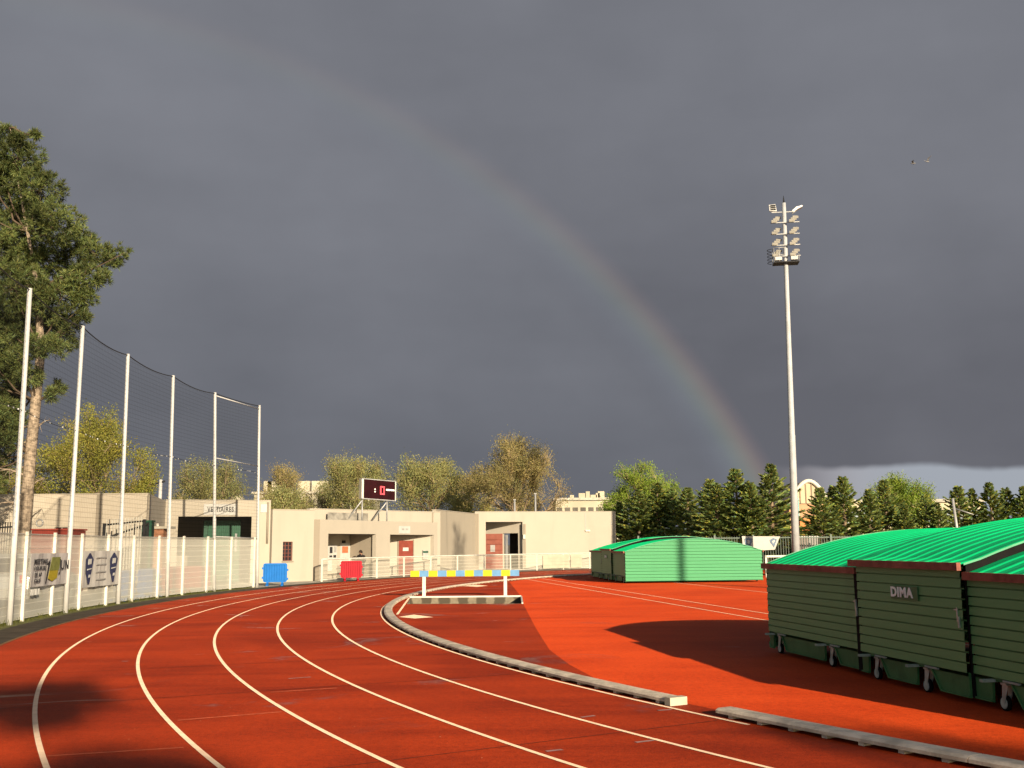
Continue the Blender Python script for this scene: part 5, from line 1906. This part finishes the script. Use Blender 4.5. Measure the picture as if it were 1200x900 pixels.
def broadleaf(name, label, base, H, W, mat, seed, leaves=5200, leaf=0.24, lf=0.52, nf=3.2, trunk_r=0.22, crown_lo=0.22, clump=0.55, twigs=170, twig_mat=None, group='trees beyond the buildings', cat='tree', shape=1.0, sparse_top=0.0, offx=0.0, leafiness=None):
    g = np.random.default_rng(seed)
    leaf, leaves, twigs = leaf * lf, int(leaves * nf), int(twigs * 1.35)
    t = thing(name, label, cat, base, 0, group)
    cz = H * (1 + crown_lo) / 2
    rz_ = H * (1 - crown_lo) / 2
    tr = MB()
    top = np.array([offx * 0.3 + g.normal(0, 0.15), g.normal(0, 0.15), H * 0.80])
    spine = curve_pts((0, 0, 0), top, (g.normal(0, .2), g.normal(0, .2), 0), 9, g)
    tr.tube(spine, list(np.linspace(trunk_r, trunk_r * 0.15, 9)), 8)
    tips = []
    nl = 13
    for k in range(nl):
        f = 0.22 + 0.72 * (k + g.uniform(0, 1)) / nl
        s = spine[int(f * 8 * 0.9)]
        th = 2.4 * k + g.uniform(-.4, .4)
        ph = g.uniform(-0.15, 0.9) if f < 0.8 else g.uniform(0.6, 1.4)
        dirn = np.array([math.cos(th) * math.cos(ph), math.sin(th) * math.cos(ph), math.sin(ph)])
        rad = g.uniform(0.72, 0.98)
        tip = np.array([offx, 0, cz]) + dirn * np.array([W / 2, W / 2, rz_]) * rad
        pts = curve_pts(s, tip, (0, 0, 0.12 * H * g.uniform(-0.2, .8)), 6, g)
        tr.tube(pts, list(np.linspace(trunk_r * 0.42, 0.03, 6)), 5)
        tips.append(pts)
    limb = np.concatenate([p[2:] for p in tips] + [spine[4:]])
    tw = MB()
    ends = []
    for k in range(twigs):
        s = limb[g.integers(len(limb))]
        d = s - np.array([offx * 0.5, 0, cz - 0.25 * rz_])
        d = unit(d + g.normal(0, 0.9, 3) * np.linalg.norm(d) * 0.6 + np.array([0, 0, 0.3]))
        e = s + d * g.uniform(0.10, 0.30) * min(W, H)
        q = (e - np.array([offx, 0, cz])) / np.array([W / 2, W / 2, rz_])
        m_ = np.linalg.norm(q)
        lim = 1.0 + 0.13 * math.sin(5 * math.atan2(q[1], q[0]) + seed) + 0.10 * math.sin(7 * q[2] + seed * 1.7)
        if m_ > lim:
            e = np.array([offx, 0, cz]) + q / m_ * lim * np.array([W / 2, W / 2, rz_])
        pts = curve_pts(s, e, (0, 0, 0.05), 4, g)
        tw.tube(pts, [0.028, 0.02, 0.014, 0.008], 3, caps=False)
        ends.append((pts[-1], d))
    trunk = tr.build('trunk', twig_mat or M_BARK, t, local=True)
    tw.build('twigs', twig_mat or M_TWIG, t, local=True)
    E_ = np.array([e for e, d in ends])
    wgt = np.clip(g.gamma(1.6, 1.0, len(E_)), 0.1, 4)
    if leafiness:
        wgt = wgt * np.array([leafiness(*((e - np.array([offx, 0, cz])) / np.array([W / 2, W / 2, rz_]))) for e in E_])
    idx = g.choice(len(E_), leaves, p=wgt / wgt.sum())
    c = E_[idx] - np.array([d for e, d in ends])[idx] * (g.uniform(-0.3, 1.0, (leaves, 1)) * clump * 1.8) + np.clip(g.normal(0, 1, (leaves, 3)), -1.8, 1.8) * clump * 0.72
    ax = g.normal(size=(leaves, 3)) * 0.7 + np.array([d for e, d in ends])[idx] * 0.9 + np.array([0, 0, 0.6])
    ln = leaf * g.uniform(0.6, 1.3, leaves)
    P = leaf_quads(c, ax, ln, ln * 0.55, g)
    tb = tints(len(E_), g, 0.72, 1.2, 0.06)
    ti = tb[idx] * tints(leaves, g, 0.82, 1.18, 0.04)
    link_mesh('crown', quads_mesh('crown', P, ti), mat, t)
    return t

def tree_at(px, pytop, wpx, Y, **kw):
    p = at(px, pytop, Y)
    return dict(base=(p.x, Y, 0.0), H=p.z, W=wpx * Y / 1200.0, **kw)
broadleaf('willow_tree', 'dense yellow green tree behind the block building and ball net', mat=ML_YELLOW, seed=3, leaves=15000, leaf=0.26, clump=0.42, twigs=420, crown_lo=0.05, **tree_at(112, 492, 146, 74))
broadleaf('willow_tree', 'yellow green tree behind the pine trunk at the far left edge', mat=ML_YELLOW, seed=5, leaves=7000, leaf=0.26, clump=0.45, twigs=240, crown_lo=0.05, **tree_at(5, 538, 110, 80))
broadleaf('park_tree', 'round olive tree behind the VESTIAIRES sign', mat=ML_OLIVE, seed=8, leaves=7500, leaf=0.27, clump=0.50, twigs=330, **tree_at(246, 538, 88, 96))
broadleaf('park_tree', 'thin grey brown tree just right of the last net post', mat=ML_BROWN, seed=13, leaves=5000, leaf=0.24, clump=0.45, twigs=320, **tree_at(333, 543, 66, 108))
broadleaf('park_tree', 'small leafy tree standing low behind the clubhouse roof', mat=ML_OLIVE, seed=17, leaves=4200, leaf=0.24, clump=0.40, twigs=170, crown_lo=0.3, **tree_at(336, 572, 62, 76))
broadleaf('park_tree', 'tall olive tree behind the scoreboard', mat=ML_OLIVE, seed=21, leaves=8500, leaf=0.27, clump=0.50, twigs=360, **tree_at(415, 530, 78, 100))
broadleaf('park_tree', 'small pale tree left of the scoreboard tree', mat=ML_OLIVE, seed=23, leaves=3200, leaf=0.24, clump=0.45, twigs=140, **tree_at(384, 563, 40, 112))
broadleaf('park_tree', 'broad olive green tree between the scoreboard and the ochre tree', mat=ML_OLIVE, seed=29, leaves=9500, leaf=0.27, clump=0.48, twigs=380, crown_lo=0.12, **tree_at(505, 533, 92, 96))
broadleaf('park_tree', 'low green tree tucked behind the ochre tree', mat=ML_YELLOW, seed=31, leaves=4200, leaf=0.25, clump=0.5, twigs=170, **tree_at(549, 561, 56, 104))
broadleaf('ochre_tree', 'big ochre tree with bare twigs behind the right of the clubhouse', mat=ML_BROWN, seed=37, leaves=17000, leaf=0.22, clump=0.38, twigs=750, crown_lo=0.04, leafiness=lambda x, y, z: 1.0 if x < 0.45 else 0.25, **tree_at(606, 520, 122, 90))
broadleaf('leafy_tree', 'bright green leafy tree rising behind conifers right of the clubhouse', mat=ML_BRIGHT, seed=41, leaves=12000, leaf=0.22, clump=0.30, twigs=420, crown_lo=0.08, group='leafy trees among the conifers', **tree_at(752, 543, 92, 86))
broadleaf('leafy_tree', 'bright green leafy tree among the conifers beyond the near mat cover', mat=ML_BRIGHT, seed=43, leaves=9500, leaf=0.21, clump=0.30, twigs=330, crown_lo=0.06, group='leafy trees among the conifers', **tree_at(1052, 557, 72, 73))

def conifer_protos():
    out = []
    for v in range(4):
        g = np.random.default_rng(100 + v)
        H, Rr = 6.5, 2.35
        tr = MB()
        tr.tube([(0, 0, 0), (0.03, 0, H * 0.5), (0, 0, H * 0.97)], [0.13, 0.08, 0.012], 7)
        C, A, Ln, T = [], [], [], []
        nb = 105
        for k in range(nb):
            f = (k + g.uniform(0, 1)) / nb
            z0 = H * (0.05 + 0.93 * f)
            th = k * 2.39996 + g.uniform(-.3, .3)
            L_ = Rr * ((1 - f) ** 0.92) * g.uniform(0.45, 1.35) + 0.10
            up_a = 0.12 + 0.80 * f ** 1.5
            d0 = np.array([math.cos(th) * math.cos(up_a), math.sin(th) * math.cos(up_a), math.sin(up_a)])
            n = 7
            s = np.linspace(0, 1, n)[:, None]
            pts = np.array([0, 0, z0]) + d0 * L_ * s + np.array([0, 0, 1]) * (0.22 * L_ * (s ** 2) - 0.20 * L_ * s)
            tr.tube(pts, list(np.linspace(0.03 * (1 - f) + 0.008, 0.005, n)), 3, caps=False)
            m_ = int(40 + 62 * L_)
            u = g.uniform(0.12, 1.0, m_) ** 0.8
            base = np.array([np.interp(u, s[:, 0], pts[:, j]) for j in range(3)]).T
            side = unit(np.cross(d0, np.array([0, 0, 1])))
            sd = np.where(g.uniform(size=m_) < 0.5, -1, 1)[:, None]
            ax = d0 * g.uniform(0.5, 1.0, (m_, 1)) + side * sd * g.uniform(0.1, 0.7, (m_, 1)) + np.array([0, 0, 1]) * g.normal(0.12, 0.24, (m_, 1))
            ln = (0.20 + 0.20 * (1 - u)) * g.uniform(0.7, 1.3, m_) * (0.75 + 0.25 * (1 - f))
            C.append(base + unit(ax) * (ln / 2)[:, None])
            A.append(ax)
            Ln.append(ln)
            T.append(np.full(m_, g.uniform(0.65, 1.3)))
        c, a, ln = np.concatenate(C), np.concatenate(A), np.concatenate(Ln)
        n = len(c)
        P = leaf_quads(c, a, ln, ln * 0.36, g)
        ti = tints(n, g, 0.55, 1.35, 0.16) * np.concatenate(T)[:, None]
        tip = (g.uniform(size=n) < 0.28)
        ti[tip] = ti[tip] * np.array([1.9, 1.5, 0.8])  # random sprays warmed and lifted: sunlit highlights put into the tint
        out.append((tr.mesh('trunk'), quads_mesh('crown', P, ti), H))
    for tm, cm, _ in out:
        tm.materials.append(M_BARK)
        cm.materials.append(ML_CONIFER)
    return out
wme = quads_mesh('weeds', *WEEDS)
wme.materials.append(ML_YELLOW)
wo_ = bpy.data.objects.new('weeds', wme)
col.objects.link(wo_)
tag(wo_, 'thin grass and weeds along the foot of the white mesh fence', 'weeds', kind='stuff')
PROT = conifer_protos()
con = [(729, 588, 82.5, 'conifer against the right corner of the clubhouse'),
       (746, 574, 79.5, 'conifer in front of the left half of the bright leafy tree'),
       (770, 566, 80.0, 'tallest conifer in front of the bright leafy tree beside the clubhouse'),
       (789, 573, 79.0, 'conifer at the right flank of the bright leafy tree by the clubhouse'),
       (803, 572, 77.0, 'narrow conifer just right of the bright leafy tree by the clubhouse'),
       (827, 562, 72.5, 'conifer above the crest of the far mat cover'),
       (840, 567, 67.5, 'conifer half hidden between two taller ones above the far mat cover'),
       (862, 550, 66.8, 'tall slim conifer just left of the foot of the rainbow'),
       (879, 566, 65.8, 'conifer directly above the white crest banner'),
       (899, 545, 66.4, 'tallest conifer, standing left of the floodlight mast'),
       (960, 572, 65.6, 'dark conifer in front of the arched hall'),
       (974, 570, 67.0, 'conifer at the right edge of the arched hall'),
       (987, 559, 66.5, 'tall conifer just right of the arched hall'),
       (1017, 574, 66.8, 'conifer at the left of the second bright leafy tree'),
       (1036, 563, 67.6, 'dark conifer peeping behind the second bright leafy tree'),
       (1060, 590, 65.8, 'low conifer in front of the second bright leafy tree'),
       (1084, 580, 66.6, 'conifer at the right flank of the second bright leafy tree'),
       (1100, 590, 66.0, 'short conifer left of the leaning pole'),
       (1118, 570, 66.8, 'conifer behind the top of the leaning pole'),
       (1140, 573, 67.2, 'first conifer right of the leaning pole'),
       (1159, 566, 66.3, 'tallest conifer right of the leaning pole'),
       (1179, 572, 67.0, 'conifer second from the right edge'),
       (1195, 570, 66.2, 'conifer at the right edge of the view'),
       (1222, 565, 66.5, 'conifer just outside the right edge')]
for i, (px, py, Y, lab) in enumerate(con[:-1]):
    p = at(px, py, Y)
    tm, cm, H0 = PROT[i % 4]
    wide = 1.62 if px < 940 else 1.36
    t = thing('conifer', lab, 'conifer', (p.x, Y, 0), random.uniform(0, 6.28), 'conifers behind the bar fence')
    s = p.z / H0
    wf, wd = wide * random.uniform(0.8, 1.2), wide * random.uniform(0.8, 1.2)
    lx, ly = random.uniform(-0.04, 0.04), random.uniform(-0.05, 0.05)
    for nm, me in (('trunk', tm), ('crown', cm)):
        o = bpy.data.objects.new(nm, me)
        o.parent = t
        o.scale = (s * wf, s * wd, s)
        o.rotation_euler = (lx, ly, 0)
        col.objects.link(o)

# the big pine at left
def pine():
    g = np.random.default_rng(77)
    Y0 = 38.5
    base = at(20, 640, Y0)
    base.z = 0
    t = thing('pine_tree', 'tall pine with pale trunk rising at the left edge', 'tree', base)
    def lp_(px, py, dy=0.0):
        v = at(px, py, Y0 + dy) - base
        return np.array(v)
    tr = MB()
    spine = [(0, 0, 0)] + [lp_(*q) for q in ((25, 640), (31, 590), (36, 530), (42, 470), (48, 410), (44, 340), (32, 270), (20, 205), (12, 150))]
    tr.tube(spine, [0.30, 0.245, 0.225, 0.205, 0.19, 0.16, 0.10, 0.06, 0.035, 0.012], 12)
    tr.build('trunk', M_PINEBARK, t, local=True)
    blobs = [(10, 158, 15), (22, 186, 28), (-22, 190, 32), (47, 222, 26), (8, 232, 36), (-45, 240, 40), (66, 262, 28), (28, 276, 38), (-12, 292, 44), (92, 283, 20),
             (112, 298, 20), (134, 301, 13), (145, 293, 7), (60, 314, 36), (98, 325, 19), (120, 325, 9), (18, 338, 36), (-40, 345, 50), (72, 350, 28), (100, 350, 12), (45, 378, 24), (78, 384, 17), (95, 372, 9), (8, 388, 30),
             (-30, 410, 40), (60, 408, 15), (80, 402, 9), (20, 425, 18), (36, 440, 11), (-5, 450, 26), (62, 462, 9), (70, 452, 7), (6, 486, 20), (-25, 500, 26), (-70, 300, 45), (-75, 400, 45), (42, 158, 4), (38, 252, 22), (2, 205, 26), (40, 350, 24), (46, 405, 16), (30, 312, 24), (22, 165, 10), (38, 205, 16), (38, 160, 3), (0, 440, 32), (8, 470, 20), (-8, 490, 30), (4, 515, 16), (-14, 535, 30), (0, 395, 34), (14, 498, 10), (-30, 560, 30), (60, 382, 14)]
    br = MB()
    C, D, T = [], [], []
    sp = np.array([np.array(q, float) for q in spine])
    for (px, py, r) in blobs:
        rm = r * Y0 / 1200.0
        dy = g.uniform(-1.6, 1.6) if r > 12 else g.uniform(-0.8, 0.8)
        c = lp_(px, py, dy)
        zz = max(c[2] - rm * 0.9 - 0.25 * abs(c[0] - 0.6), 4.6)
        k = int(np.argmin(np.abs(sp[:, 2] - zz)))
        pts = curve_pts(sp[k], c, (0, 0, -0.10 * np.linalg.norm(c - sp[k])), 7, g)
        br.tube(pts, list(np.linspace(0.05, 0.014, 7)), 5)
        nt = int(30 + 230 * rm * rm * 2.2)
        u = unit(g.normal(size=(nt, 3)))
        rad = rm * (0.40 + 0.72 * g.uniform(0, 1, nt) ** 0.7)
        pos = c + u * rad[:, None] * np.array([1.0, 1.25, 0.80])
        # break the ball up into smaller tufts with holes between them
        lump = np.sin(pos[:, 0] * 5.6 + 1.3) * np.sin(pos[:, 1] * 4.9) * np.sin(pos[:, 2] * 6.3 + 0.7) * 1.3
        keep = lump > g.uniform(-0.55, 0.25, nt)
        pos, u_ = pos[keep], u[keep]
        tone = 0.85 + 0.45 * (np.sin(pos[:, 0] * 2.3) * np.sin(pos[:, 2] * 2.7 + pos[:, 1])) + g.normal(0, 0.12, len(pos))
        for q, d_, tn in zip(pos, u_, tone):
            C.append(q)
            D.append(d_ + np.array([0, 0, 0.55]))
            T.append(max(0.35, tn))
            if g.uniform() < 0.06:
                br.tube([c, (c + q) / 2 + g.normal(0, 0.06, 3), q], [0.018, 0.012, 0.006], 3, caps=False)
    # bare dead branches on the lower trunk
    dead = MB()
    for (a, b) in (((36, 515), (-4, 545)), ((33, 560), (-6, 548)), ((30, 590), (-5, 592)), ((34, 545), (3, 562)), ((28, 602), (5, 585)), ((40, 498), (8, 512)), ((31, 575), (52, 560)), ((38, 505), (58, 492))):
        p0, p1 = lp_(*a), lp_(b[0], b[1], g.uniform(-1, 1))
        pts = curve_pts(p0, p1, (0, 0, 0.15), 6, g)
        dead.tube(pts, list(np.linspace(0.055, 0.012, 6)), 5)
        for k in range(7):
            s = pts[g.integers(1, 6)]
            e = s + np.array([g.uniform(-.6, .3), g.uniform(-.4, .4), g.uniform(-.6, .25)])
            dead.tube(curve_pts(s, e, (0, 0, 0), 3, g), [0.014, 0.009, 0.004], 3, caps=False)
    br.build('branches', M('dark_branch_bark', (0.09, 0.065, 0.045), 0.9, 0.3, 5), t, local=True)
    dead.build('dead_branches', M_PINEBARK, t, local=True)
    C, D, T = np.array(C), unit(np.array(D)), np.array(T)
    K = 21
    n = len(C) * K
    ax = unit(np.repeat(D, K, 0) * 0.75 + g.normal(0, 0.62, (n, 3)))
    ln = g.uniform(0.12, 0.27, n)
    cc = np.repeat(C, K, 0) + ax * (ln / 2)[:, None]
    P = leaf_quads(cc, ax, ln, 0.024, g)
    ti = tints(n, g, 0.7, 1.35, 0.12) * np.repeat(T, K)[:, None]
    link_mesh('crown', quads_mesh('crown', P, ti), ML_PINE, t)
pine()

# trees behind the photographer; only their shadows reach the picture
def shadow_tree(name, label, lobes, mass, dist, seed):
    g = np.random.default_rng(seed)
    hs = Vector((math.sin(SUN_AZ), math.cos(SUN_AZ)))
    def up_at(gx, gy, d):
        return np.array([gx + hs.x * d, gy + hs.y * d, d * math.tan(SUN_EL)])
    m0 = up_at(mass[0], mass[1], dist)
    t = thing(name, label, 'tree', (m0[0], m0[1], 0), 0, 'trees casting shadows from behind the viewer')
    o = np.array([m0[0], m0[1], 0])
    tr = MB()
    tr.tube([(0, 0, 0), (0.1, 0, m0[2] * 0.6), (0, 0, m0[2] + 1.2)], [0.3, 0.2, 0.05], 10)
    C = []
    for (gx, gy, r, nn) in lobes:
        c = up_at(gx, gy, dist) - o
        tr.tube(curve_pts((0, 0, m0[2] * 0.75), c, (0, 0, 0.2), 6, g), list(np.linspace(0.10, 0.02, 6)), 5)
        C.append(c + np.clip(g.normal(0, 0.5, (nn, 3)), -1, 1) * np.array([r, r, r * 0.62]))
    nn = 5000
    C.append(np.array([0, 0, m0[2]]) + unit(g.normal(size=(nn, 3))) * (g.uniform(0, 1, (nn, 1)) ** 0.4) * np.array([mass[2], mass[2], mass[3]]))
    tr.build('trunk', M_BARK, t, local=True)
    c = np.concatenate(C)
    ln = g.uniform(0.14, 0.30, len(c))
    P = leaf_quads(c, g.normal(size=(len(c), 3)), ln, ln * 0.6, g)
    link_mesh('crown', quads_mesh('crown', P, tints(len(c), g)), ML_OLIVE, t)
shadow_tree('shade_tree', 'thin tree behind the viewer throwing faint streaks on the orange red fan', [(2.6, 9.9, 0.5, 60), (3.2, 9.2, 0.6, 90), (3.9, 8.7, 0.6, 110), (4.6, 8.2, 0.5, 90)], (13.5, 2.5, 1.8, 1.4), 48, 9)
shadow_tree('shade_tree', 'tree behind the viewer throwing the shadow on the left lanes',
            [(-5.5, 12.7, 0.55, 520), (-6.4, 12.2, 0.6, 520), (-5.0, 11.3, 0.42, 420), (-5.9, 9.4, 0.4, 260), (-3.1, 8.2, 0.55, 620), (-2.5, 8.1, 0.4, 300), (-4.0, 7.2, 0.5, 400)], (-9.8, 5.6, 2.1, 1.5), 45, 5)
mast('floodlight mast behind the viewer throwing a thin shadow on the far mat cover', (7.80 + 0.4226 * 42, 45.6 - 0.9063 * 42, 0), (7.80 + 0.4226 * 42, 45.6 - 0.9063 * 42, 21.5), 0.3)

# ------------------------------------------------------------------ two gulls
def gull(label, pos, rz, flap, mat):
    t = thing('gull', label, 'bird', pos, rz, 'gulls in the storm sky')
    t.scale = (0.8, 0.8, 0.8)
    b = MB()
    b.tube([(0, -0.22, 0), (0, -0.12, 0.0), (0, 0.02, 0.01), (0, 0.14, 0.02), (0, 0.22, 0.03), (0, 0.27, 0.02)], [0.02, 0.05, 0.07, 0.055, 0.04, 0.008], 8)
    b.build('body', mat, t, local=True)
    for s in (-1, 1):
        wg = MB()
        a, e, tp_ = (s * 0.05, 0.03, 0.02), (s * 0.32, 0.10, 0.10 + flap * 0.10), (s * 0.66, -0.06, 0.06 + flap * 0.28)
        for (p, q, c0, c1) in ((a, e, 0.18, 0.15), (e, tp_, 0.15, 0.03)):
            wg.extrude([(p[0], p[1] + c0 / 2, p[2]), (q[0], q[1] + c1 / 2, q[2]), (q[0], q[1] - c1 / 2, q[2]), (p[0], p[1] - c0 / 2, p[2])], (0, 0, 0.012))
        wg.build('wing', mat, t, local=True)
    return t
M_GULL = M('gull_feathers', (0.22, 0.22, 0.23), 0.7, 0.5, 9)
gull('gull flying in the upper right sky, the left one of two', at(1070.5, 191.5, 75), R(70), 0.2, M_GULL)
gull('gull flying in the upper right sky, the right one of two', at(1087, 189.5, 78), R(100), 1.2, M_GULL)
